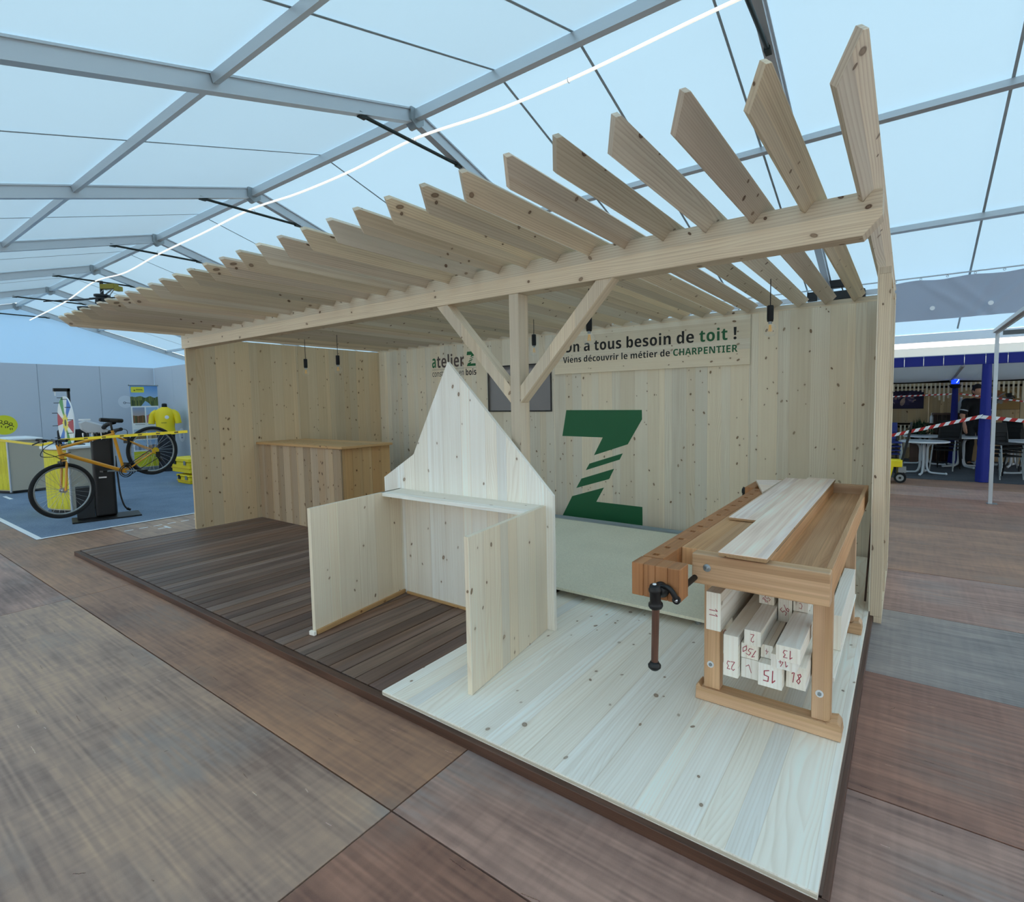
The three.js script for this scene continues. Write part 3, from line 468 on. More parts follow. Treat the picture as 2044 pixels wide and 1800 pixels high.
{
  const tex = canvasTex(256, 256, (g) => { g.fillStyle = '#dede2c'; g.fillRect(0, 0, 256, 256); g.strokeStyle = '#3a3a08'; g.lineWidth = 8; for (const [x, y, r] of [[92, 82, 17], [146, 92, 16], [190, 118, 15], [52, 122, 15]]) { g.beginPath(); g.arc(x, y, r, 0, 7); g.stroke(); g.beginPath(); g.arc(x, y + 46, 27, Math.PI * 1.08, Math.PI * 1.92); g.stroke(); g.beginPath(); g.moveTo(x - 9, y + 52); g.lineTo(x - 9, y + 78); g.moveTo(x + 9, y + 52); g.lineTo(x + 9, y + 78); g.stroke(); } });
  const t = thing('wall_sticker', 'round yellow sticker with a dark outline group of people on the booth wall', 'sticker', [-9.6985, 1.22, 2.99], Math.PI / 2); const [g, m] = disc(0.225, tex); part(t, 'print', g, m);
  const key = canvasTex(256, 256, (g) => { g.fillStyle = '#d6dde6'; g.fillRect(0, 0, 256, 256); g.strokeStyle = '#39414e'; g.lineWidth = 9; g.beginPath(); g.arc(110, 150, 18, 0, 7); g.moveTo(128, 150); g.lineTo(215, 156); g.stroke(); });
  const a = thing('wall_sticker', 'round pale sticker with a small key drawing beside the roll-up banner', 'sticker', [-9.6985, 1.735, 0.64], Math.PI / 2); { const [gg, mm] = disc(0.165, key); part(a, 'print', gg, mm); }
  const b = thing('wall_sticker', 'round pale sticker on the side wall to the right of the mannequin', 'sticker', [-8.13, 0.84, -0.0505]); { const [gg, mm] = disc(0.18, canvasTex(128, 128, (g) => { g.fillStyle = '#e3e8f0'; g.fillRect(0, 0, 128, 128); g.strokeStyle = '#56649a'; g.lineWidth = 8; g.strokeRect(48, 40, 30, 50); })); part(b, 'print', gg, mm); }
}
// ------------------------------------------------------------------ promotion counters
{
  const beige = std({ color: '#b9b1a0', roughness: 0.7 }), print = std({ map: canvasTex(256, 256, (g) => { g.fillStyle = '#d9cf2a'; g.fillRect(0, 0, 256, 256); for (let i = 0; i < 60; i++) { g.fillStyle = ['#c2b51e', '#e6dc4a', '#b7b03a', '#d3c51c'][i % 4]; g.globalAlpha = 0.3; g.fillRect(rnd() * 256, rnd() * 256, 10 + rnd() * 60, 20 + rnd() * 90); } }), roughness: 0.6 });
  const make = (t, w, d, h, skew) => {
    const arc = []; for (let i = 0; i <= 10; i++) { const u = i / 10; arc.push([-w + w * u, 0.16 * Math.sin(Math.PI * u)]); }
    const plan = (o) => [...arc.map(([x, z]) => [x + (x > -w / 2 ? o : -o), -(z + o)]), [-skew + o, d], [-w - o, d]];
    part(t, 'plinth', at(ext(plan(-0.03), 0.05), 0, 0.004, 0, -Math.PI / 2, 0, 0), M.black);
    part(t, 'body', at(ext(plan(-0.004), h - 0.08), 0, 0.054, 0, -Math.PI / 2, 0, 0), beige);
    const fr = []; for (let i = 0; i < 10; i++) { const a = arc[i], b = arc[i + 1]; fr.push(bar(V(a[0], h / 2 + 0.015, a[1] + 0.004), V(b[0], h / 2 + 0.015, b[1] + 0.004), 0.006, h - 0.12)); }
    part(t, 'printed_front', fr.map((g) => flat(g)), print, 'curved front with a yellow print');
    for (const q of [0.004, -w]) part(t, 'edge_profile', rod(V(q, 0.03, 0.006), V(q, h - 0.03, 0.006), 0.016), M.alu);
    part(t, 'countertop', at(ext(plan(0.04), 0.026, 0.004), 0, h - 0.026, 0, -Math.PI / 2, 0, 0), M.white);
    return t;
  };
  make(thing('promotion_counter', 'curved yellow counter with a beige end at the left edge of the booth', 'counter', [-6.55, FY + 0.007, 3.5]), 1.2, 0.5, 1.05, 0.02);
  make(thing('promotion_counter', 'curved yellow counter with a beige end carrying the prize wheel, behind the bicycle', 'counter', [-2.97, FY + 0.007, 3.46]), 0.98, 0.55, 1.02, 0.2);
}
{
  const t = thing('prize_wheel', 'upright prize wheel with coloured segments and pegs on the yellow counter', 'prize wheel', [-3.55, FY + 1.0275, 3.32]);
  const tex = canvasTex(512, 512, (g) => { const c = ['#dfe5e8', '#2d6cc0', '#dfe5e8', '#a82a34', '#e3e7e0', '#4f9448', '#e8e9e2', '#3d77c4', '#dfe5e8', '#b12f36', '#e6e8e4', '#539a52']; c.forEach((col, i) => { g.fillStyle = col; g.beginPath(); g.moveTo(256, 256); g.arc(256, 256, 256, (i / 12) * 6.2832 - 1.7, ((i + 1) / 12) * 6.2832 - 1.7); g.fill(); }); g.fillStyle = '#e6d64c'; g.beginPath(); for (let i = 0; i < 24; i++) { const r = i & 1 ? 70 : 105, a = (i / 24) * 6.2832; g[i ? 'lineTo' : 'moveTo'](256 + r * Math.cos(a), 256 + r * Math.sin(a)); } g.fill(); g.fillStyle = '#48503c'; g.beginPath(); g.arc(256, 256, 34, 0, 7); g.fill(); });
  const d = part(t, 'disc', cyl(0.42, 0.42, 0.016, 0, 0.36, 0, 48, Math.PI / 2), M.white);
  part(d, 'segment_print', at(new THREE.CircleGeometry(0.415, 48), 0, 0.36, 0.0086), std({ map: tex, roughness: 0.5 }));
  for (let i = 0; i < 12; i++) { const a = (i / 12) * 6.2832 - 1.7; part(d, 'peg', cyl(0.005, 0.005, 0.07, 0.4 * Math.cos(a), 0.36 - 0.4 * Math.sin(a), 0.043, 8, Math.PI / 2), M.black); }
  part(t, 'stand', [box(0.05, 0.9, 0.03, 0.02, 0.455, -0.05), box(0.3, 0.02, 0.3, 0, 0.01, -0.03), box(0.05, 0.05, 0.2, 0.02, 0.88, 0.03), cyl(0.015, 0.015, 0.06, 0, 0.36, -0.03, 12, Math.PI / 2)], M.black); part(t, 'pointer', [box(0.03, 0.07, 0.006, 0.02, 0.82, 0.11), box(0.03, 0.012, 0.02, 0.02, 0.853, 0.115)], M.white);
}
{
  const t = thing('office_chair', 'black office chair behind the counter with the prize wheel', 'chair', [-4.35, FY + 0.007, 3.0]);
  part(t, 'backrest', at(new RoundedBoxGeometry(0.07, 0.5, 0.42, 3, 0.03), 0, 1.0, 0.05), M.blackMatte); part(t, 'seat', at(new RoundedBoxGeometry(0.46, 0.07, 0.46, 3, 0.03), -0.2, 0.5, 0.05), M.blackMatte);
  part(t, 'stem', [rod(V(-0.2, 0.08, 0.05), V(-0.2, 0.47, 0.05), 0.025), rod(V(-0.02, 0.48, 0.05), V(0, 0.8, 0.05), 0.02)], M.black);
  for (let i = 0; i < 5; i++) part(t, 'base_arm', [rod(V(-0.2, 0.09, 0.05), V(-0.2 + 0.28 * Math.cos(i * 1.257), 0.06, 0.05 + 0.28 * Math.sin(i * 1.257)), 0.018), cyl(0.028, 0.028, 0.03, -0.2 + 0.28 * Math.cos(i * 1.257), 0.03, 0.05 + 0.28 * Math.sin(i * 1.257), 12, Math.PI / 2)], M.black);
}
// ------------------------------------------------------------------ bicycle service station
{
  const t = thing('repair_station', 'black bicycle service column with grey rounded head holding up the bicycle', 'repair stand', [-2.24, FY + 0.007, 3.245], -0.22);
  part(t, 'base_plate', at(new RoundedBoxGeometry(0.46, 0.02, 0.78, 1, 0.006), 0.05, 0.011, 0), M.black);
  part(t, 'column', [at(new RoundedBoxGeometry(0.2, 1.17, 0.25, 3, 0.04), 0, 0.606, 0)], M.black);
  part(t, 'side_box', at(new RoundedBoxGeometry(0.14, 0.46, 0.2, 1, 0.008), 0, 0.252, 0.23), std({ color: '#24272b', roughness: 0.6 }));
  part(t, 'name_plate', box(0.004, 0.022, 0.09, 0.102, 0.6, 0.02), M.chrome);
  const hd = part(t, 'head', at(ext([[-0.2, 0], [0.1, 0], [0.17, 0.06], [0.19, 0.16], [0.12, 0.2], [-0.06, 0.13]].map(([a, b]) => [-a, b]), 0.16, 0.02), -0.07, 1.24, 0.05, 0, Math.PI / 2, 0), M.greyPaint, 'light grey rounded tool head');
  part(hd, 'window', box(0.1, 0.02, 0.13, 0.02, 1.44, 0.17), M.white);
  part(t, 'neck', box(0.1, 0.09, 0.16, 0, 1.225, 0), M.black);
  for (let i = 0; i < 6; i++) part(t, 'tool', [rod(V(0.1, 1.25, -0.05 + i * 0.05), V(0.12, 1.13 + 0.02 * (i % 3), -0.05 + i * 0.05), 0.008), cyl(0.011, 0.011, 0.04, 0.1, 1.235, -0.05 + i * 0.05, 8)], i % 2 ? M.chrome : M.black);
  part(t, 'support_arm', [tube([[0.05, 1.3, -0.02], [0.2, 1.36, -0.06], [0.36, 1.4, -0.14]], 0.03, 16), rod(V(0.05, 1.25, -0.08), V(0.5, 1.3, -0.2), 0.025)], M.black);
  part(t, 'hose', [tube([[0.1, 0.9, -0.14], [0.12, 0.6, -0.15], [0.13, 0.3, -0.17], [0.14, 0.14, -0.21], [0.14, 0.1, -0.24]], 0.011, 30), cyl(0.02, 0.016, 0.05, 0.14, 0.1, -0.25, 10, 1)], M.black);
  part(t, 'cable', [tube([[0.1, 1.2, -0.13], [0.115, 0.9, -0.135], [0.11, 0.7, -0.13]], 0.007, 20)], M.zinc);
}
// ------------------------------------------------------------------ bicycle, hung in the station
{
  const t = thing('bicycle', 'yellow mountain bicycle hanging from the black service column, rear wheel higher', 'bicycle', [-1.62, 0, 3.85], -1.3582);
  const Y = M.yellowBike, P = (x, y, z = 0) => V(x, y, z), hF = [0, 0.496], hR = [-1.134, 0.918], R = 0.362;
  part(t, 'frame', [rod(P(0.017, 1.1), P(-0.015, 0.905), 0.026, 0.026, 16), rod(P(-0.002, 1.057), P(-0.637, 1.2), 0.018, 0.018, 14), rod(P(-0.008, 0.985), P(-0.728, 0.663), 0.026, 0.024, 16), rod(P(-0.615, 1.25), P(-0.728, 0.663), 0.0185, 0.0185, 14), cyl(0.028, 0.028, 0.08, -0.728, 0.663, 0, 16, Math.PI / 2),
    ...[-1, 1].flatMap((s) => [rod(P(-0.64, 1.17, s * 0.012), P(hR[0], hR[1], s * 0.06), 0.0095, 0.008), rod(P(-0.735, 0.663, s * 0.03), P(hR[0], hR[1], s * 0.06), 0.011, 0.009)])], Y);
  part(t, 'fork', [rod(P(-0.015, 0.91), P(-0.02, 0.87), 0.024), tube([P(-0.02, 0.89, -0.02), P(-0.03, 0.87, -0.05), P(-0.022, 0.72, -0.056), P(0, 0.496, -0.056)], 0.014, 24), tube([P(-0.02, 0.89, 0.02), P(-0.03, 0.87, 0.05), P(-0.022, 0.72, 0.056), P(0, 0.496, 0.056)], 0.014, 24)], Y);
  const wheel = (c) => {
    const w = part(t, 'wheel', at(new THREE.TorusGeometry(R - 0.024, 0.024, 12, 64), c[0], c[1], 0), M.rubber);
    part(w, 'rim', [at(new THREE.TorusGeometry(R - 0.055, 0.0125, 6, 64), c[0], c[1], 0)], M.zinc);
    part(w, 'hub', [cyl(0.02, 0.02, 0.09, c[0], c[1], 0, 14, Math.PI / 2), cyl(0.03, 0.03, 0.006, c[0], c[1], 0.035, 16, Math.PI / 2), cyl(0.03, 0.03, 0.006, c[0], c[1], -0.035, 16, Math.PI / 2), cyl(0.006, 0.006, 0.15, c[0], c[1], 0, 8, Math.PI / 2)], M.chrome);
    const sp = []; for (let i = 0; i < 28; i++) { const a = (i / 28) * 6.2832, b = a + (i % 4 < 2 ? 0.5 : -0.5), z = i & 1 ? 0.033 : -0.033; sp.push(rod(P(c[0] + 0.027 * Math.cos(b), c[1] + 0.027 * Math.sin(b), z), P(c[0] + (R - 0.062) * Math.cos(a), c[1] + (R - 0.062) * Math.sin(a), 0), 0.0016, 0.0016, 4)); }
    const s = part(w, 'spokes', sp, M.chrome); s.userData.kind = 'stuff';
    return w;
  };
  wheel(hF); const rw = wheel(hR);
  part(rw, 'cassette', [cyl(0.05, 0.035, 0.03, hR[0], hR[1], -0.05, 24, -Math.PI / 2)], M.yellowDeep);
  part(t, 'stem', [rod(P(0.017, 1.09), P(0.021, 1.15), 0.022), rod(P(0.018, 1.14), P(0.085, 1.16), 0.018)], M.black);
  part(t, 'handlebar', tube([P(0.085, 1.16, -0.32), P(0.085, 1.16, -0.1), P(0.085, 1.155, 0), P(0.085, 1.16, 0.1), P(0.085, 1.16, 0.32)], 0.0125, 24), M.black);
  for (const s of [-1, 1]) { part(t, 'grip', rod(P(0.085, 1.16, s * 0.2), P(0.082, 1.16, s * 0.34), 0.018), M.rubber); part(t, 'brake_lever', [rod(P(0.1, 1.155, s * 0.17), P(0.15, 1.1, s * 0.3), 0.008), box(0.05, 0.03, 0.06, 0.1, 1.15, s * 0.15)], M.black); }
  part(t, 'seat_post', rod(P(-0.615, 1.24), P(-0.6, 1.36), 0.0135), M.black);
  part(t, 'saddle', at(ext([[0.15, 0.02], [0.05, 0.04], [-0.03, 0.075], [-0.1, 0.08], [-0.14, 0], [-0.1, -0.08], [-0.03, -0.075], [0.05, -0.04], [0.15, -0.02]], 0.03, 0.012), -0.62, 1.375, 0, -Math.PI / 2, -0.1, 0), M.black);
  part(t, 'crankset', [rod(P(-0.728, 0.663, -0.07), P(-0.9, 0.65, -0.075), 0.013, 0.011), rod(P(-0.728, 0.663, 0.07), P(-0.56, 0.676, 0.075), 0.013, 0.011), cyl(0.01, 0.01, 0.16, -0.728, 0.663, 0, 10, Math.PI / 2)], M.zinc);
  part(t, 'chainring', [at(new THREE.TorusGeometry(0.085, 0.006, 6, 36), -0.728, 0.663, -0.05), at(new THREE.TorusGeometry(0.06, 0.007, 6, 30), -0.728, 0.663, -0.044)], M.black);
  part(t, 'pedal', box(0.1, 0.024, 0.08, -0.9, 0.65, -0.125), M.black); part(t, 'pedal', box(0.1, 0.024, 0.08, -0.56, 0.676, 0.125), M.black);
  part(t, 'chain', [rod(P(-0.735, 0.58, -0.05), P(-1.16, 0.8, -0.05), 0.005, 0.005, 6), rod(P(-0.75, 0.745, -0.05), P(-1.12, 0.965, -0.05), 0.005, 0.005, 6)], M.black);
  part(t, 'derailleur', [box(0.05, 0.08, 0.03, -1.16, 0.86, -0.07), rod(P(-1.15, 0.85, -0.06), P(-1.2, 0.77, -0.055), 0.016), cyl(0.024, 0.024, 0.012, -1.2, 0.77, -0.055, 14, Math.PI / 2)], M.black);
  part(t, 'rear_brake', [box(0.03, 0.09, 0.1, -0.79, 1.1, 0), box(0.03, 0.06, 0.12, -0.76, 0.75, 0)], M.black); part(t, 'front_brake', [box(0.045, 0.05, 0.12, -0.012, 0.855, 0), rod(P(0.03, 0.84, -0.06), P(0.03, 0.9, -0.06), 0.006), rod(P(0.03, 0.9, -0.06), P(-0.04, 0.91, -0.06), 0.006)], M.black);
  part(t, 'brake_cable', [tube([P(0.1, 1.15, -0.15), P(0.22, 1.07, -0.13), P(0.25, 0.98, -0.1), P(0.12, 0.95, -0.05), P(-0.1, 0.99, -0.03)], 0.0045, 40, 6), tube([P(0.1, 1.15, 0.15), P(0.15, 1.02, 0.05), P(0.06, 0.95, 0.0), P(0.0, 0.9, -0.03)], 0.0045, 30, 6), tube([P(-0.63, 1.2, -0.02), P(-0.7, 1.26, -0.03), P(-0.79, 1.24, -0.02), P(-0.8, 1.15, 0)], 0.004, 30, 6)], M.black);
}
{
  const t = thing('barrier_tape', 'yellow barrier tape with small dark marks strung from the stand wall past the bicycle', 'tape');
  const a = V(-0.052, 1.25, 2.965), b = V(-1.45, 1.165, 3.87);
  part(t, 'ribbon', [flat(bar(a, b, 0.004, 0.034)), flat(bar(b, V(-1.75, 1.1, 4.0), 0.012, 0.03)), flat(bar(V(-1.75, 1.1, 4.0), V(-6.4, 1.03, 3.75), 0.006, 0.03)), flat(bar(V(-1.75, 1.1, 4.0), V(-6.4, 1.06, 3.78), 0.006, 0.02))], M.yellow);
  for (let i = 0; i < 7; i++) { const p = a.clone().lerp(b, (i + 0.5) / 7), q = a.clone().lerp(b, (i + 0.72) / 7); part(t, 'print_mark', [flat(bar(p, q, 0.0055, 0.018))], std({ color: '#6d5a18', roughness: 0.6 })); }
}
// ------------------------------------------------------------------ banner, mannequin, tool boxes
{
  const t = thing('roll_up_banner', 'tall roll-up banner with a yellow title block over a river and photographs', 'banner', [-8.63, FY + 0.007, 0.565], Math.PI / 2);
  const tex = canvasTex(512, 1880, (g, w, h) => {
    const sky = g.createLinearGradient(0, 0, 0, 420); sky.addColorStop(0, '#5f93cf'); sky.addColorStop(1, '#bcd4ea'); g.fillStyle = sky; g.fillRect(0, 0, w, h);
    const hill = (x0, y0, W, base, amp, cols, s) => { for (let x = 0; x < W; x += 3) { const y = y0 + amp * pn(x / 90, 0.5, 999, 9, s) + 14 * pn(x / 18, 1.5, 999, 9, s); g.fillStyle = cols[Math.floor(pn(x / 14, 4, 999, 9, s) * cols.length)]; g.fillRect(x0 + x, y, 3, base - y); } };
    hill(0, 200, w, 470, 90, ['#6f7d45', '#4d6038', '#8a8a50', '#3d5130'], 4); hill(0, 280, w, 470, 110, ['#41582f', '#5c6d38', '#32472a', '#77803f'], 8);
    g.fillStyle = '#8fb6dd'; g.beginPath(); g.moveTo(190, 470); g.lineTo(270, 350); g.lineTo(330, 400); g.lineTo(380, 470); g.fill();
    g.fillStyle = '#e2dc3a'; g.beginPath(); g.roundRect(20, 30, 240, 130, 18); g.fill(); g.fillStyle = '#6a6a10'; g.fillRect(110, 84, 120, 14); g.fillRect(110, 108, 130, 8); g.beginPath(); g.arc(84, 110, 16, 0, 7); g.fill();
    g.fillStyle = '#f2f4f6'; g.fillRect(0, 470, w, 1050);
    const photo = (x, y, W, H, cols, s) => { const gr = g.createLinearGradient(0, y, 0, y + H); gr.addColorStop(0, cols[0]); gr.addColorStop(1, cols[1]); g.fillStyle = gr; g.fillRect(x, y, W, H); g.save(); g.beginPath(); g.rect(x, y, W, H); g.clip(); hill(x, y + H * 0.35, W, y + H, H * 0.35, cols.slice(2), s); g.restore(); };
    photo(26, 500, 222, 360, ['#8f9fc0', '#d8b090', '#7a4f34', '#5b3b2c', '#8c6444', '#4e5a34'], 21); photo(272, 500, 222, 360, ['#9ec4e8', '#b8c6da', '#a4707c', '#d0a8b0', '#7f5a68', '#c08890'], 22);
    g.fillStyle = '#55585e'; g.fillRect(60, 890, 180, 9); g.fillRect(300, 890, 150, 9);
    photo(26, 1010, 222, 220, ['#a9c2da', '#cfd6d4', '#8c7a52', '#6d6a44', '#a06a48'], 23); photo(272, 1010, 222, 220, ['#7fa8dc', '#d6dde6', '#b09a78', '#8f7d62', '#c3b195'], 24); photo(26, 1255, 222, 230, ['#9fc0e2', '#c9d6e4', '#7f94b4', '#a9b9cf', '#6d7f98'], 25); photo(272, 1255, 222, 230, ['#90b4de', '#cdd9e6', '#8c6a52', '#a5836a', '#5d6f86'], 26);
    g.fillStyle = '#d9d52e'; g.fillRect(0, 1520, w, 360); g.fillStyle = '#77751a'; g.fillRect(150, 1580, 220, 12); g.fillRect(190, 1620, 140, 10);
  });
  part(t, 'base', at(new RoundedBoxGeometry(0.66, 0.09, 0.14, 2, 0.02), 0, 0.046, 0), M.zinc);
  const s = part(t, 'screen_sheet', box(0.6, 2.08, 0.004, 0, 1.13, 0), M.white); part(s, 'print', at(new THREE.PlaneGeometry(0.6, 2.08), 0, 1.13, 0.0026), std({ map: tex, roughness: 0.55 }));
  part(t, 'top_bar', [rod(V(-0.31, 2.175, 0), V(0.31, 2.175, 0), 0.014), cyl(0.018, 0.018, 0.02, -0.31, 2.175, 0, 12, 0, Math.PI / 2), cyl(0.018, 0.018, 0.02, 0.31, 2.175, 0, 12, 0, Math.PI / 2)], M.zinc); part(t, 'pole', rod(V(0, 0.09, -0.03), V(0, 2.17, -0.03), 0.008), M.zinc);
}
{
  const t = thing('mannequin', 'headless black mannequin torso in a yellow cycling jersey on a dark skirted stand', 'mannequin', [-7.93, FY + 0.007, 0.38], 0.9);
  const loft = (rings, n = 24) => { const pos = [], idx = []; rings.forEach(([y, rx, rz, ox = 0, oz = 0]) => { for (let i = 0; i <= n; i++) { const a = (i / n) * Math.PI * 2; pos.push(ox + rx * Math.cos(a), y, oz + rz * Math.sin(a)); } }); for (let r = 0; r < rings.length - 1; r++) for (let i = 0; i < n; i++) { const a = r * (n + 1) + i, b = a + n + 1; idx.push(a, b, a + 1, a + 1, b, b + 1); } const g = new THREE.BufferGeometry(); g.setAttribute('position', new THREE.Float32BufferAttribute(pos, 3)); g.setAttribute('uv', new THREE.Float32BufferAttribute(new Float32Array(pos.length / 3 * 2), 2)); g.setIndex(idx); g.computeVertexNormals(); return g; };
  part(t, 'skirted_stand', loft([[0.0, 0.2, 0.16], [0.3, 0.19, 0.15], [0.85, 0.19, 0.14], [1.0, 0.2, 0.14], [1.02, 0.001, 0.001]]), std({ color: '#22252c', roughness: 0.85 }));
  const j = part(t, 'jersey', loft([[0.92, 0.215, 0.15], [0.94, 0.22, 0.155], [1.1, 0.195, 0.145], [1.25, 0.21, 0.155], [1.4, 0.235, 0.155], [1.5, 0.225, 0.14], [1.56, 0.15, 0.11], [1.6, 0.08, 0.08], [1.605, 0.06, 0.06]]), M.yellow);
  for (const s of [-1, 1]) part(j, 'sleeve', [tube([V(s * 0.16, 1.5, 0), V(s * 0.25, 1.43, 0.01), V(s * 0.285, 1.28, 0.02), V(s * 0.295, 1.2, 0.02)], 0.07, 16, 14)], M.yellow);
  part(j, 'badge', at(new THREE.CircleGeometry(0.045, 20), 0.09, 1.36, 0.152, 0, 0.35, 0), M.white); part(j, 'collar', [at(new THREE.TorusGeometry(0.064, 0.014, 8, 24), 0, 1.6, 0, Math.PI / 2)], M.yellow); part(j, 'chest_line', [box(0.12, 0.012, 0.004, 0.02, 1.22, 0.155)], M.black);
  part(t, 'neck', loft([[1.58, 0.058, 0.058], [1.68, 0.055, 0.055], [1.7, 0.045, 0.045], [1.705, 0.001, 0.001]]), M.blackMatte);
}
{
  const mk = (label, pos, w, h, d) => {
    const t = thing('tool_box', label, 'tool box', pos);
    part(t, 'tub', at(new RoundedBoxGeometry(w, h * 0.72, d, 2, 0.02), 0, h * 0.36, 0), M.yellow); part(t, 'lid', at(new RoundedBoxGeometry(w + 0.03, h * 0.26, d + 0.03, 2, 0.02), 0, h * 0.86, 0), M.yellow); part(t, 'rim', box(w + 0.02, 0.02, d + 0.02, 0, h * 0.3, 0), M.yellowDeep);
    for (const s of [-1, 1]) for (const q of [0, 1]) part(t, 'latch', at(new RoundedBoxGeometry(q ? 0.02 : 0.09, 0.09, q ? 0.09 : 0.02, 1, 0.005), q ? w / 2 + 0.012 : s * w * 0.28, h * 0.68, q ? s * d * 0.25 : d / 2 + 0.012), s > 0 || q ? M.zinc : M.black);
    part(t, 'handle', tube([V(-0.1, h * 0.99, 0), V(-0.08, h + 0.03, 0), V(0.08, h + 0.03, 0), V(0.1, h * 0.99, 0)], 0.01, 20), M.black);
    return t;
  };
  mk('smaller yellow tool box with dark latches standing on the carpet under another one', [-5.02, FY + 0.007, 0.95], 0.6, 0.19, 0.42); mk('larger yellow tool box with steel latches stacked on top of a smaller one', [-5.1, FY + 0.235, 0.92], 0.86, 0.31, 0.5);
}
// ------------------------------------------------------------------ LED rope light and hanging fan under the tent roof
{
  const t = thing('rope_light', 'long white rope light hanging in shallow swags below the tent ridge', 'light');
  const p = [[8.5, 5.72, -0.13], [5.744, 5.69, -0.13], [3.745, 5.609, -0.13], [2.467, 5.62, -0.13], [0.9, 5.72, -0.13], [-0.74, 5.65, -0.13], [-2.4, 5.66, -0.13], [-4.1, 5.75, -0.13], [-6.592, 5.69, -0.13], [-9.1, 5.65, -0.13], [-11.518, 5.54, -0.13], [-14.1, 5.66, -0.13], [-17.4, 5.4, -0.13], [-22.2, 5.25, -0.13]].map((q) => V(...q));
  part(t, 'tube', tube(p, 0.02, 160, 8), std({ color: '#ffffff', emissive: '#fff6e8', emissiveIntensity: 0.75, roughness: 0.5 }));
  for (const x of [3.745, 0.9, -4.1, -9.1, -14.1]) part(t, 'clip', at(new THREE.TorusGeometry(0.03, 0.006, 6, 16), x, x === 3.745 ? 5.609 : 5.7, -0.13, 0, Math.PI / 2), M.white);
}
{
  const t = thing('ceiling_fan', 'big black hanging fan unit with yellow fittings far down the tent', 'fan', [-14.0, 5.12, -0.25], 0.5);
  part(t, 'down_rod', rod(V(0, 0, 0), V(0, 0.55, 0), 0.05), M.black); part(t, 'hub', [cyl(0.17, 0.2, 0.26, 0, -0.05, 0, 20), cyl(0.22, 0.22, 0.06, 0, 0.08, 0, 20)], M.black);
  for (let i = 0; i < 5; i++) part(t, 'blade', at(ext([[0.15, -0.06], [0.15, 0.06], [1.4, 0.17], [1.45, -0.12]], 0.02, 0.006), 0, 0.02, 0, Math.PI / 2 + 0.25, 0, i * 1.2566), M.blackMatte);
  part(t, 'motor', [at(new RoundedBoxGeometry(0.5, 0.16, 0.2, 1, 0.02), 0.28, 0.36, 0), box(0.16, 0.14, 0.16, 0.6, 0.28, 0)], std({ color: '#8d8020', roughness: 0.5 })); part(t, 'bracket', [rod(V(0.1, 0.1, 0), V(0.4, 0.3, 0), 0.02), rod(V(0.02, 0.18, 0.05), V(0.3, 0.4, 0.05), 0.015), rod(V(0.45, 0.28, 0), V(0.3, 0.05, 0.05), 0.015)], M.zinc);
  part(t, 'drum', [cyl(0.3, 0.26, 0.2, -0.3, -0.42, 0.2, 20), rod(V(-0.2, -0.32, 0.12), V(0, -0.1, 0), 0.03)], M.black);
}
// ------------------------------------------------------------------ right of the stand: rail, canvas, lighting on the truss
{
  const t = thing('canvas_valance', 'wrinkled grey canvas strip hanging from a rail under the tent roof', 'valance');
  const q = new THREE.PlaneGeometry(4.4, 0.8, 90, 16), p = q.attributes.position;
  for (let i = 0; i < p.count; i++) { const x = p.getX(i), y = p.getY(i), f = 0.5 - y / 0.8; let d = 0.03 * Math.sin(x * 3.1 + f * 2) * f; for (const [cx, s] of [[-1.2, 0.9], [0.1, -1.1], [1.3, 0.8], [-0.5, -0.6], [-1.7, 1.2]]) { const l = x - cx - s * (0.4 - y); d += 0.022 * Math.exp(-(l * l) / 0.006); } p.setZ(i, d); p.setY(i, y - 0.03 * Math.pow(Math.sin(x * 3.49), 2) * (1 - f)); } q.computeVertexNormals();
  part(t, 'canvas', at(q, 9.2, 3.45, -7.4), std({ color: '#aab2c2', roughness: 0.9, side: THREE.DoubleSide }));
  for (let i = 0; i < 11; i++) part(t, 'hook', [at(new THREE.TorusGeometry(0.018, 0.004, 6, 14), 7.1 + i * 0.42, 3.87, -7.4)], M.zinc);
  for (const x of [7.72, 8.6, 9.48, 10.36]) part(t, 'eyelet', at(new THREE.CircleGeometry(0.042, 24), x, 3.27, -7.35), M.white);
  part(t, 'rail', rod(V(2.5, 3.905, -7.4), V(11.5, 3.905, -7.4), 0.014), M.alu);
}
{
  const t = thing('rail_truss', 'flat aluminium rail with black fittings seen above the back wall of the stand', 'truss', [0, 0, -7.35]);
  part(t, 'rail', [box(5.1, 0.1, 0.08, 4.4, 3.72, 0, 'x'), box(5.1, 0.09, 0.06, 4.4, 3.6, 0, 'x'), box(5.1, 0.05, 0.04, 4.4, 3.53, 0.02, 'x')], M.alu);
  part(t, 'floodlight', [at(new RoundedBoxGeometry(0.75, 0.16, 0.2, 1, 0.02), 6.05, 3.95, 0.1), at(new RoundedBoxGeometry(0.8, 0.2, 0.24, 2, 0.04), 6.2, 3.68, 0.18), rod(V(6.15, 3.9, 0.1), V(6.2, 3.75, 0.1), 0.012), rod(V(5.2, 3.66, 0.08), V(5.75, 3.78, 0.1), 0.015), box(0.18, 0.18, 0.16, 5.6, 3.74, 0.1)], M.black);
}
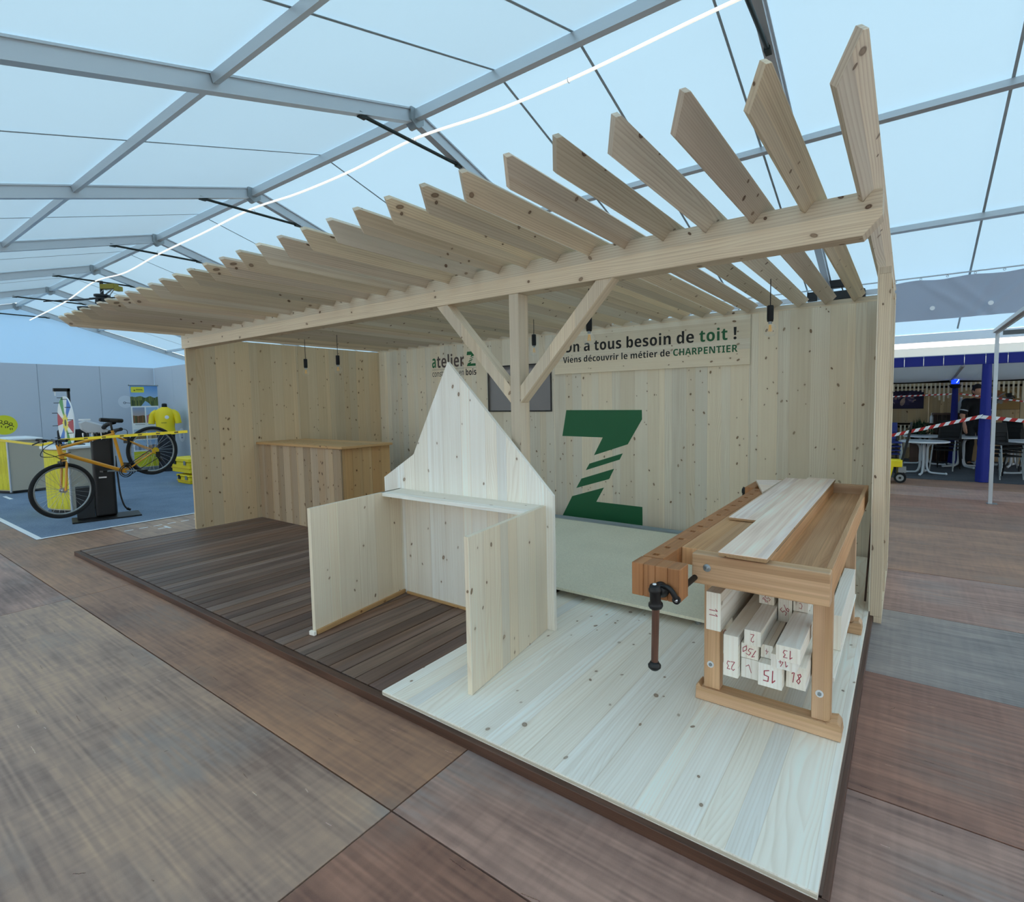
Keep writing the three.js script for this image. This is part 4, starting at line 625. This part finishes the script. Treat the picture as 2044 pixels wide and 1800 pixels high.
{
  const t = thing('canopy_frame', 'bare aluminium canopy frame with one slim leg standing on the brown floor', 'frame', [8.39, FY, -4.19]);
  const H = 2.47; part(t, 'leg', box(0.045, H, 0.045, 0, H / 2, 0), M.alu); part(t, 'foot_plate', box(0.12, 0.006, 0.12, 0.02, 0.003, 0), M.zinc);
  part(t, 'crossbar', [box(0.05, 0.045, 3.4, -0.03, H + 0.02, 1.72, 'z'), box(0.012, 0.02, 3.4, 0.0, H - 0.01, 1.72, 'z')], M.alu); part(t, 'crossbar', [box(2.6, 0.03, 0.04, 1.36, H - 0.02, 0, 'x'), box(2.6, 0.03, 0.03, 1.36, H + 0.012, 0, 'x')], M.aluDark);
  part(t, 'leg', box(0.045, H, 0.045, -0.03, H / 2, 3.42), M.alu).visible = true;
}
// ------------------------------------------------------------------ beer garden: carpet, blue drapes, canopy
{
  const t = thing('garden_carpet', 'dark grey carpet of the seating area behind the stand', 'carpet');
  part(t, 'pile', grain(at(new THREE.BoxGeometry(10.5, 0.006, 4), 10.3, FY + 0.0035, -8.55), 'x'), std({ map: speckle(256, 1, [62, 68, 76], 18, 12, 120), roughness: 1 }));
}
{
  const t = thing('blue_pelmet', 'pleated dark blue fabric band across the front of the seating area', 'drape', [0, 0, -6.62]);
  for (let i = 0; i < 22; i++) { const x = 4.6 + i * 0.3; part(t, 'pleat', at(ext([[0, 0], [0.292, 0], [0.29, 0.185], [0.002, 0.185]], 0.02, 0.004), x, 2.095, 0, 0, 0.05, 0), M.blue); }
  part(t, 'beam', box(6.6, 0.05, 0.05, 7.9, 2.27, -0.05, 'x'), M.alu);
}
{
  const post = (label, x, z, y1, w) => { const t = thing('draped_post', label, 'post', [x, FY, z]); const q = new THREE.CylinderGeometry(w * 0.42, w * 0.62, y1, 28, 24, true), p = q.attributes.position; for (let i = 0; i < p.count; i++) { const a = Math.atan2(p.getZ(i), p.getX(i)), y = p.getY(i), k = 1 + 0.07 * Math.sin(a * 5 + y * 2) + 0.05 * Math.sin(y * 9 + a * 3) * (y < -0.4 || Math.abs(y) < 0.2 ? 1 : 0.2); p.setX(i, p.getX(i) * k); p.setZ(i, p.getZ(i) * k); } q.computeVertexNormals(); part(t, 'drape', at(q, 0, y1 / 2 + 0.008, 0), M.blue); part(t, 'pole', box(0.06, y1, 0.06, 0, y1 / 2 + 0.008, 0), M.alu); return t; };
  post('blue fabric-wrapped post right behind the slim aluminium leg', 8.515, -6.6, 2.13, 0.155); post('blue fabric-wrapped post among the tables, under a small lit blue sign', 8.25, -9.6, 1.75, 0.13);
  const s = thing('lit_sign', 'small bright blue lit sign on top of the rear blue post', 'sign', [8.25, 1.72, -9.58]);
  part(s, 'lamp_base', [cyl(0.12, 0.08, 0.07, 0, 0.02, 0, 20), cyl(0.09, 0.09, 0.02, 0, 0.065, 0, 20)], M.black);
  part(s, 'panel', at(new RoundedBoxGeometry(0.15, 0.26, 0.05, 1, 0.01), 0, 0.205, 0), std({ color: '#1144dd', emissive: '#0f48ff', emissiveIntensity: 0.9, roughness: 0.4 })); part(s, 'wave', tube([V(0.05, 0.32, 0.028), V(0.025, 0.25, 0.028), V(0.06, 0.19, 0.028), V(0.02, 0.1, 0.028)], 0.009, 20), std({ color: '#dff2ff', emissive: '#cfeaff', emissiveIntensity: 0.9 }));
  const pl = new THREE.PointLight('#2a5cff', 0.25, 3); pl.position.set(8.25, 1.93, -9.5); scene.add(pl); pl.name = 'sign_light';
}
{
  const t = thing('fabric_canopy', 'white fabric canopy sloping back from the blue band over the seating', 'canopy');
  const sheet = (x0, x1) => { const q = new THREE.PlaneGeometry(1, 1, 12, 16), p = q.attributes.position; for (let i = 0; i < p.count; i++) { const u = p.getX(i) + 0.5, v = p.getY(i) + 0.5; p.setXYZ(i, x0 + (x1 - x0) * u, 2.14 - 0.25 * v - 0.06 * Math.sin(Math.PI * v) - 0.03 * Math.sin(Math.PI * u), -6.7 - 3.7 * v); } q.computeVertexNormals(); return q; };
  const m = phys({ color: '#dfe4ea', transmission: 0.25, thickness: 0, roughness: 1, side: THREE.DoubleSide });
  for (let i = 0; i < 4; i++) part(t, 'panel', sheet(4.8 + i * 1.7, 6.48 + i * 1.7), m);
  for (let i = 0; i < 5; i++) part(t, 'rib', [flat(bar(V(4.79 + i * 1.7, 2.09, -6.72), V(4.79 + i * 1.7, 1.86, -10.3), 0.05, 0.04))], M.greyPaint);
}
// ------------------------------------------------------------------ timber bar hut
const hutWood = std({ map: tWall, color: '#cbbca4', roughness: 0.85 });
{
  const g = structure('wall_back', 'plain timber back wall of the bar hut');
  for (let i = 0; i < 8; i++) part(g, 'wall_panel', bb(4.6 + i * 0.8 + 0.002, 5.4 + i * 0.8 - 0.002, FY, 2.1, -10.5, -10.47, 'y'), hutWood);
  const t = thing('bar_hut', 'front of a timber bar hut with slatted arches above and a slatted rail below', 'hut', [0, 0, -10.05]);
  for (let i = 0; i < 5; i++) part(t, 'post', bb(5.17 + i * 1.42, 5.24 + i * 1.42, FY + 0.007, 1.9, -0.03, 0.03, 'y'), hutWood);
  const pk = std({ color: '#d8cdb4', roughness: 0.8 });
  for (let i = 0; i < 74; i++) { const x = 5.2 + i * 0.082, u = ((x - 5.205) / 1.42) % 1, len = 0.17 + 0.3 * Math.pow(Math.abs(u - 0.5) * 2, 2.6); part(t, 'slat', bb(x - 0.018, x + 0.018, 1.84 - len, 1.84, 0.032, 0.047, 'y'), pk); }
  for (let i = 0; i < 34; i++) { const x = 5.2 + i * 0.082; part(t, 'slat', bb(x - 0.018, x + 0.018, 0.28, 0.83, 0.032, 0.047, 'y'), pk); }
  part(t, 'rail', [bb(5.1, 11.3, 1.72, 1.77, 0.0315, -0.01, 'x'), bb(5.1, 11.3, 1.84, 1.9, 0.04, -0.04, 'x'), bb(5.1, 7.95, 0.76, 0.81, 0.0315, -0.01, 'x'), bb(5.1, 7.95, 0.84, 0.875, 0.08, -0.12, 'x')], hutWood);
  for (let k = 0; k < 4; k++) for (const s of [0, 1]) { const x = 5.205 + k * 1.42 + s * 1.42; part(t, 'bracket', [flat(bar(V(x, 1.4, 0), V(x + (s ? -1 : 1) * 0.28, 1.74, 0), 0.03, 0.04))], hutWood); }
}
{
  const paint = (bg, s, cols) => canvasTex(256, 160, (g, w, h) => { g.fillStyle = bg; g.fillRect(0, 0, w, h); let k = s; const R = () => { k = (k * 16807) % 2147483647; return k / 2147483647; }; for (let i = 0; i < 34; i++) { g.fillStyle = cols[i % cols.length]; g.globalAlpha = 0.75; g.beginPath(); g.ellipse(128 + (R() - 0.5) * 150, 78 + (R() - 0.5) * 70, 6 + R() * 30, 4 + R() * 13, R() * 3, 0, 7); g.fill(); } });
  const poster = (label, x, y, w, h, tex) => { const t = thing('wall_painting', label, 'picture', [x, y, -10.465]); part(t, 'panel', box(w, h, 0.018, 0, 0, 0.006), M.black); part(t, 'print', at(new THREE.PlaneGeometry(w - 0.01, h - 0.01), 0, 0, 0.0156), std({ map: tex, roughness: 0.7 })); };
  poster('dark violet picture with blurred pale shapes on the hut wall at left', 7.3, 1.45, 0.8, 0.46, paint('#1c1338', 77, ['#4a3c66', '#8a7a80', '#30284e', '#b49a86', '#241a40'])); poster('ochre picture with dark and grey shapes on the hut wall at right', 9.12, 1.44, 0.72, 0.5, paint('#a07e4c', 99, ['#2c2c30', '#6b7078', '#8e949a', '#23252a', '#b0684a']));
}
{
  const t = thing('bar_counter', 'dark brown timber bar counter beside the rear blue post', 'counter', [8.25, FY + 0.007, -9.98]);
  for (let i = 0; i < 9; i++) part(t, 'plank', bb(-0.36 + i * 0.08, -0.285 + i * 0.08, 0.01, 1.12, -0.02, 0.02 - (i % 2) * 0.012, 'y'), std({ map: tDeck, color: ['#7a6254', '#5d4a40', '#6b564a'][i % 3], roughness: 0.7 }));
  part(t, 'top', bb(-0.4, 0.4, 1.121, 1.16, -0.3, 0.05, 'x'), M.deckTrim); part(t, 'side', [bb(-0.36, -0.33, 0.01, 1.12, -0.3, -0.021, 'y'), bb(0.33, 0.36, 0.01, 1.12, -0.3, -0.021, 'y')], M.deckTrim);
}
{
  const t = thing('potted_plant', 'bushy dark green plant in a dark pot in front of the slatted rail', 'plant', [7.62, FY + 0.007, -9.55]);
  part(t, 'pot', lathe([[0.001, 0.5], [0.15, 0.5], [0.19, 0.68], [0.17, 0.68], [0.15, 0.64], [0.001, 0.64]]), M.black); part(t, 'plinth', box(0.36, 0.49, 0.36, 0, 0.25, 0), M.deckTrim);
  const lf = []; for (let i = 0; i < 160; i++) { const a = rnd() * 6.28, r = rnd() * 0.24, h = 0.64 + rnd() * 0.3 * (1 - r), q = new THREE.ConeGeometry(0.014, 0.2, 4); lf.push(at(q, r * Math.cos(a), h + 0.05, r * Math.sin(a), (rnd() - 0.5) * 1.6, a, (rnd() - 0.5) * 1.6)); }
  const f = part(t, 'foliage', lf, std({ color: '#1d3a20', roughness: 0.8 })); f.userData.kind = 'stuff';
}
{
  const mk = (label, x, y, z, s, c) => { const t = thing('drink_bottle', label, 'bottle', [x, y, z]); part(t, 'body', lathe([[0.001, 0], [0.04, 0.003], [0.042, 0.14], [0.034, 0.17], [0.016, 0.2], [0.015, 0.23]].map(([r, h]) => [r * s, h * s]), 16), c); part(t, 'cap', cyl(0.017 * s, 0.017 * s, 0.02 * s, 0, 0.24 * s, 0, 12), M.white); };
  mk('white bottle standing on the slatted rail beside the dark counter', 7.86, 0.8755, -10.06, 1.0, M.white); mk('clear pale bottle on the dark bar counter, right of the rear blue post', 8.4, 1.123, -10.1, 1.5, M.greyPaint); mk('grey siphon bottle on the dark bar counter beside the rear blue post', 8.46, 1.123, -10.02, 1.3, M.zinc);
}
// ------------------------------------------------------------------ tables, stacked chairs, boxes
{
  const top = M.greyPaint, legM = std({ color: '#c6ccd2', roughness: 0.4 });
  const mkT = (label) => {
    const t = thing('round_table', label, 'table'); part(t, 'tabletop', lathe([[0.001, 0.64], [0.39, 0.64], [0.41, 0.648], [0.415, 0.66], [0.41, 0.672], [0.39, 0.676], [0.001, 0.676]], 48), top); part(t, 'rim', at(new THREE.TorusGeometry(0.412, 0.012, 8, 48), 0, 0.658, 0, Math.PI / 2), M.white);
    for (let i = 0; i < 4; i++) { const a = i * Math.PI / 2 + 0.35, c = Math.cos(a), s = Math.sin(a), q = (r, y) => V(r * c, y, r * s); part(t, 'leg', [tube([q(0.2, 0.625), q(0.11, 0.615), q(0.065, 0.55), q(0.06, 0.35), q(0.065, 0.13), q(0.11, 0.045), q(0.2, 0.03), q(0.36, 0.025)], 0.02, 40, 10), at(new THREE.SphereGeometry(0.026, 12, 8), 0.37 * c, 0.027, 0.37 * s)], legM); }
    return t;
  };
  const spots = [[7.66, -7.34, 0.2, 'pale round table with bent tubular legs nearest the right wall post'], [8.36, -8.95, 0.9, 'pale round table just left of the front blue post, second from the carpet edge'], [9.35, -8.05, 0.5, 'pale round table at the right edge, behind the stack of dark chairs'], [7.72, -9.1, 0.3, 'pale round table under the red and white tape, in front of the plant'], [8.75, -9.6, 1.2, 'pale round table far back beside the person in the black shirt'], [9.25, -9.5, 0.1, 'pale round table far right carrying the red crate'], [9.6, -7.1, 0.7, 'pale round table cut by the right edge, nearest the carpet edge']];
  const first = mkT(spots[0][3]); spots.forEach(([x, z, a, label], i) => { const t = i ? copy(first, label, [0, 0, 0], a, 'pale round tables of the seating area') : first; t.userData.group = 'pale round tables of the seating area'; t.position.set(x, FY + 0.007, z); t.rotation.y = a; });
  const mkC = (label, seatM) => {
    const t = thing('stacking_chair', label, 'chair'); part(t, 'seat', at(new RoundedBoxGeometry(0.4, 0.025, 0.4, 1, 0.01), 0, 0.43, 0), seatM); part(t, 'backrest', at(new RoundedBoxGeometry(0.38, 0.2, 0.02, 1, 0.008), 0, 0.72, -0.24, -0.15), seatM);
    for (const s of [-1, 1]) { part(t, 'leg', tube([V(s * 0.2, 0.0, 0.24), V(s * 0.19, 0.3, 0.2), V(s * 0.185, 0.42, 0.17)], 0.011, 12), M.zinc); part(t, 'leg', tube([V(s * 0.2, 0.0, -0.28), V(s * 0.19, 0.42, -0.2), V(s * 0.185, 0.8, -0.26)], 0.011, 16), M.black); }
    return t;
  };
  const stack = (proto, n, x, z, a, phrase, group, dy = 0.075) => { for (let i = 0; i < n; i++) { const at2 = [x + i * 0.008, FY + 0.007 + i * dy, z], label = `${phrase}, ${['bottom one', 'second from the bottom', 'third from the bottom', 'fourth from the bottom', 'fifth from the bottom', 'topmost'][i === n - 1 ? 5 : i]}`; if (proto.done) copy(proto, label, at2, a, group); else { proto.done = true; proto.position.set(...at2); proto.rotation.y = a; proto.userData.label = label; proto.userData.group = group; } } };
  const dark = mkC('dark stacking chair', M.blackMatte), bl = mkC('blue stacking chair', std({ color: '#12256e', roughness: 0.6 }));
  stack(dark, 4, 8.86, -7.3, 0.5, 'dark chair in the stack right of the aluminium leg', 'dark chair stack right of the slim leg'); stack(dark, 4, 8.05, -8.3, -0.3, 'dark chair in the stack behind the nearest table', 'dark chair stack behind the nearest table'); stack(dark, 4, 9.3, -8.9, 2.4, 'dark chair in the stack under the red crate', 'dark chair stack under the red crate'); stack(bl, 4, 7.05, -6.95, 0.2, 'blue chair in the stack beside the yellow pallet truck', 'blue chair stack by the pallet truck');
  const c = thing('crate', 'red plastic crate with a white paper on the far right table', 'crate', [9.12, FY + 0.684, -9.35]); part(c, 'tray', [box(0.62, 0.012, 0.4, 0, 0.007, 0), box(0.62, 0.16, 0.012, 0, 0.085, 0.2), box(0.62, 0.16, 0.012, 0, 0.085, -0.2), box(0.012, 0.16, 0.4, 0.305, 0.085, 0), box(0.012, 0.16, 0.4, -0.305, 0.085, 0)], M.red); part(c, 'paper', box(0.5, 0.03, 0.3, 0.0, 0.172, 0.02), M.white); part(c, 'rim', box(0.64, 0.02, 0.015, 0, 0.155, 0.212), M.red);
}
{
  const t = thing('pallet_truck', 'yellow pallet truck with a black upright handle half hidden by the wall post', 'pallet truck', [7.12, FY, -5.88]);
  part(t, 'housing', at(ext([[-0.32, 0.04], [0.02, 0.04], [0.07, 0.3], [0.2, 0.3], [0.2, 0.42], [-0.32, 0.42]], 0.32, 0.01), 0, 0, -0.16), M.yellow); for (const y of [0.14, 0.22, 0.31]) part(t, 'rib', box(0.3, 0.012, 0.34, -0.15, y, 0), M.yellowDeep);
  for (const z of [-0.18, 0.18]) part(t, 'fork', box(0.9, 0.06, 0.15, -0.7, 0.1, z, 'x'), M.yellow);
  part(t, 'hydraulic_unit', [cyl(0.05, 0.05, 0.28, 0.16, 0.24, 0, 16), box(0.12, 0.1, 0.14, 0.2, 0.25, 0.02), cyl(0.025, 0.025, 0.16, 0.24, 0.22, 0.02, 12, Math.PI / 2)], M.zinc);
  for (const z of [-0.05, 0.05]) { const w = part(t, 'steer_wheel', cyl(0.095, 0.095, 0.05, 0.17, 0.0955, z, 28, Math.PI / 2), M.rubber); part(w, 'wheel_disc', [cyl(0.06, 0.06, 0.054, 0.17, 0.0955, z, 20, Math.PI / 2)], M.zinc); part(w, 'wheel_hub', [cyl(0.022, 0.022, 0.06, 0.17, 0.0955, z, 14, Math.PI / 2)], M.black); }
  part(t, 'handle', [rod(V(0.18, 0.35, 0), V(0.3, 0.95, 0), 0.022), tube([V(0.3, 0.94, 0), V(0.305, 0.98, 0.08), V(0.315, 1.08, 0.07), V(0.315, 1.1, 0), V(0.315, 1.08, -0.07), V(0.305, 0.98, -0.08), V(0.3, 0.94, 0)], 0.018, 40)], M.black);
}
{
  const tape = (name, label, a, b, w, n, k) => { const t = thing(name, label, 'tape'); for (let i = 0; i < n; i++) { const p = a.clone().lerp(b, i / n), q = a.clone().lerp(b, (i + 1) / n), up = V(0, w, 0), sk = b.clone().sub(a).normalize().multiplyScalar(w * 0.7), g = new THREE.BufferGeometry(); const c = [p.clone(), q.clone(), q.clone().add(up).add(sk), p.clone().add(up).add(sk)], d = V(0, 0, 0.002), v = [...c.map((z) => z.clone().add(d)), ...c.map((z) => z.clone().sub(d))]; const f = [0, 1, 2, 0, 2, 3, 5, 4, 7, 5, 7, 6, 3, 2, 6, 3, 6, 7, 1, 0, 4, 1, 4, 5]; g.setAttribute('position', new THREE.Float32BufferAttribute(v.flatMap((z) => [z.x, z.y, z.z]), 3)); g.setAttribute('uv', new THREE.Float32BufferAttribute(new Float32Array(16), 2)); g.setIndex(f); const ng = g.toNonIndexed(); ng.computeVertexNormals(); part(t, 'stripe', ng, (i + k) % 2 ? M.white : M.red); } return t; };
  tape('barrier_tape', 'wide red and white striped tape rising towards the front blue post from the left', V(6.95, 0.70, -6.5), V(8.44, 1.12, -6.5), 0.062, 20, 0); tape('barrier_tape', 'wide red and white striped tape running right from the front blue post', V(8.44, 1.12, -6.49), V(9.6, 0.98, -6.4), 0.062, 15, 1);
  tape('barrier_tape', 'thin red and white tape in front of the hut, left of the lit sign', V(6.9, 1.51, -9.0), V(8.15, 1.555, -9.0), 0.028, 24, 0); tape('barrier_tape', 'thin red and white tape in front of the hut, right of the lit sign', V(8.28, 1.56, -9.0), V(9.6, 1.33, -9.0), 0.028, 24, 0);
}
// ------------------------------------------------------------------ the person at the bar, seen from behind
{
  const t = thing('person', 'person in a black short-sleeved shirt standing with the back turned beside the front blue post', 'person', [8.62, FY + 0.007, -9.3], 0.35);
  const skin = std({ color: '#c08d72', roughness: 0.6 }), cloth = std({ color: '#0c0d10', roughness: 0.9 }), trousers = std({ color: '#15171c', roughness: 0.9 }), hairM = std({ color: '#1b1512', roughness: 0.8 });
  const sm = (a, b, k) => { const h = Math.max(0, Math.min(1, 0.5 + (0.5 * (b - a)) / k)); return b + (a - b) * h - k * h * (1 - h); };
  const cap = (p, a, b, ra, rb) => { const pa = p.clone().sub(a), ba = b.clone().sub(a), h = Math.max(0, Math.min(1, pa.dot(ba) / ba.dot(ba))); return pa.sub(ba.multiplyScalar(h)).length() - (ra + (rb - ra) * h); };
  function mesh(bones, k, c, size, res, flatten = 1) {
    const mc = new MarchingCubes(res, skin, false, false, 200000); mc.isolation = 0; const p = V(0, 0, 0);
    for (let z = 0; z < res; z++) for (let y = 0; y < res; y++) for (let x = 0; x < res; x++) { p.set(c.x + ((x - res / 2) / (res / 2)) * size, c.y + ((y - res / 2) / (res / 2)) * size, c.z + ((z - res / 2) / (res / 2)) * size); p.z /= flatten; let d = 9; for (const b of bones) d = sm(d, cap(p, b[0], b[1], b[2], b[3]), k); mc.field[x + y * res + z * res * res] = -d; }
    mc.update(); const n = mc.count, g = new THREE.BufferGeometry(), pos = new Float32Array(mc.positionArray.slice(0, n * 3)), nor = new Float32Array(mc.normalArray.slice(0, n * 3));
    for (let i = 0; i < n; i++) { pos[i * 3] = c.x + pos[i * 3] * size; pos[i * 3 + 1] = c.y + pos[i * 3 + 1] * size; pos[i * 3 + 2] = c.z + pos[i * 3 + 2] * size; }
    g.setAttribute('position', new THREE.BufferAttribute(pos, 3)); g.setAttribute('normal', new THREE.BufferAttribute(nor, 3)); g.setAttribute('uv', new THREE.BufferAttribute(new Float32Array(n * 2), 2)); return g;
  }
  const limb = (s) => ({ sh: V(s * 0.19, 1.42, 0), el: V(s * 0.27, 1.13, 0.02), wr: V(s * 0.24, 0.88, 0.07), hip: V(s * 0.1, 0.9, 0), kn: V(s * 0.115, 0.5, 0.02), an: V(s * 0.12, 0.09, -0.01) });
  const L = limb(-1), R = limb(1), body = [];
  for (const q of [L, R]) { body.push([q.sh, q.el, 0.052, 0.042], [q.el, q.wr, 0.042, 0.029], [q.hip, q.kn, 0.085, 0.055], [q.kn, q.an, 0.055, 0.038], [q.an, q.an.clone().add(V(0, -0.045, 0.15)), 0.04, 0.03]); const s = Math.sign(q.sh.x), w = q.wr; body.push([w, w.clone().add(V(0, -0.07, 0.02)), 0.03, 0.034]); for (let f = 0; f < 4; f++) { const b = w.clone().add(V(0, -0.075, -0.008 + f * 0.017)), m = b.clone().add(V(-s * 0.006, -0.042 + (f === 3 ? 0.01 : 0), 0.01)); body.push([b, m, 0.0095, 0.0085], [m, m.clone().add(V(-s * 0.014, -0.032 + (f % 3 ? 0 : 0.006), 0.006)), 0.0085, 0.0075]); } body.push([w.clone().add(V(0, -0.03, 0.035)), w.clone().add(V(-s * 0.01, -0.075, 0.06)), 0.011, 0.009]); }
  body.push([V(0, 0.95, 0), V(0, 1.2, 0.0), 0.125, 0.115], [V(0, 1.2, 0), V(0, 1.38, -0.01), 0.12, 0.12], [L.sh, R.sh, 0.07, 0.07], [V(0, 1.44, -0.01), V(0, 1.56, 0.02), 0.055, 0.055], [V(0, 1.64, 0.03), V(0, 1.71, 0.02), 0.078, 0.085], [V(0, 1.57, 0.07), V(0, 1.6, 0.06), 0.045, 0.05], [V(0, 1.635, 0.108), V(0, 1.61, 0.126), 0.011, 0.014], [V(-0.083, 1.63, 0.02), V(-0.088, 1.665, 0.015), 0.012, 0.014], [V(0.083, 1.63, 0.02), V(0.088, 1.665, 0.015), 0.012, 0.014]);
  part(t, 'body', mesh(body, 0.03, V(0, 0.9, 0), 0.95, 120), skin);
  const shirt = [[V(0, 0.9, 0), V(0, 1.2, 0), 0.15, 0.138], [V(0, 1.2, 0), V(0, 1.38, -0.01), 0.14, 0.138], [L.sh, R.sh, 0.084, 0.084]]; for (const q of [L, R]) shirt.push([q.sh, q.sh.clone().lerp(q.el, 0.72), 0.075, 0.07]);
  part(t, 'shirt', mesh(shirt, 0.04, V(0, 1.15, 0), 0.5, 64), cloth); for (const q of [L, R]) part(t, 'sleeve_band', [rod(q.sh.clone().lerp(q.el, 0.58), q.sh.clone().lerp(q.el, 0.66), 0.076, 0.076, 20)], M.greyPaint);
  const tr = [[V(-0.05, 0.93, 0), V(0.05, 0.93, 0), 0.125, 0.125]]; for (const q of [L, R]) tr.push([q.hip, q.kn, 0.1, 0.076], [q.kn, q.an, 0.076, 0.062]);
  part(t, 'trousers', mesh(tr, 0.03, V(0, 0.55, 0), 0.6, 64), trousers);
  for (const q of [L, R]) part(t, 'shoe', mesh([[q.an.clone().add(V(0, -0.04, -0.03)), q.an.clone().add(V(0, -0.05, 0.16)), 0.05, 0.042]], 0.01, q.an.clone().add(V(0, -0.04, 0.06)), 0.2, 32), M.black);
  part(t, 'hair', mesh([[V(0, 1.66, 0.0), V(0, 1.735, 0.015), 0.09, 0.09], [V(0, 1.6, -0.035), V(0, 1.68, -0.01), 0.06, 0.085]], 0.03, V(0, 1.68, 0), 0.2, 40), hairM);
}
scene.traverse((o) => { if (o.isMesh) { o.castShadow = true; o.receiveShadow = true; } });
renderer.render(scene, camera);
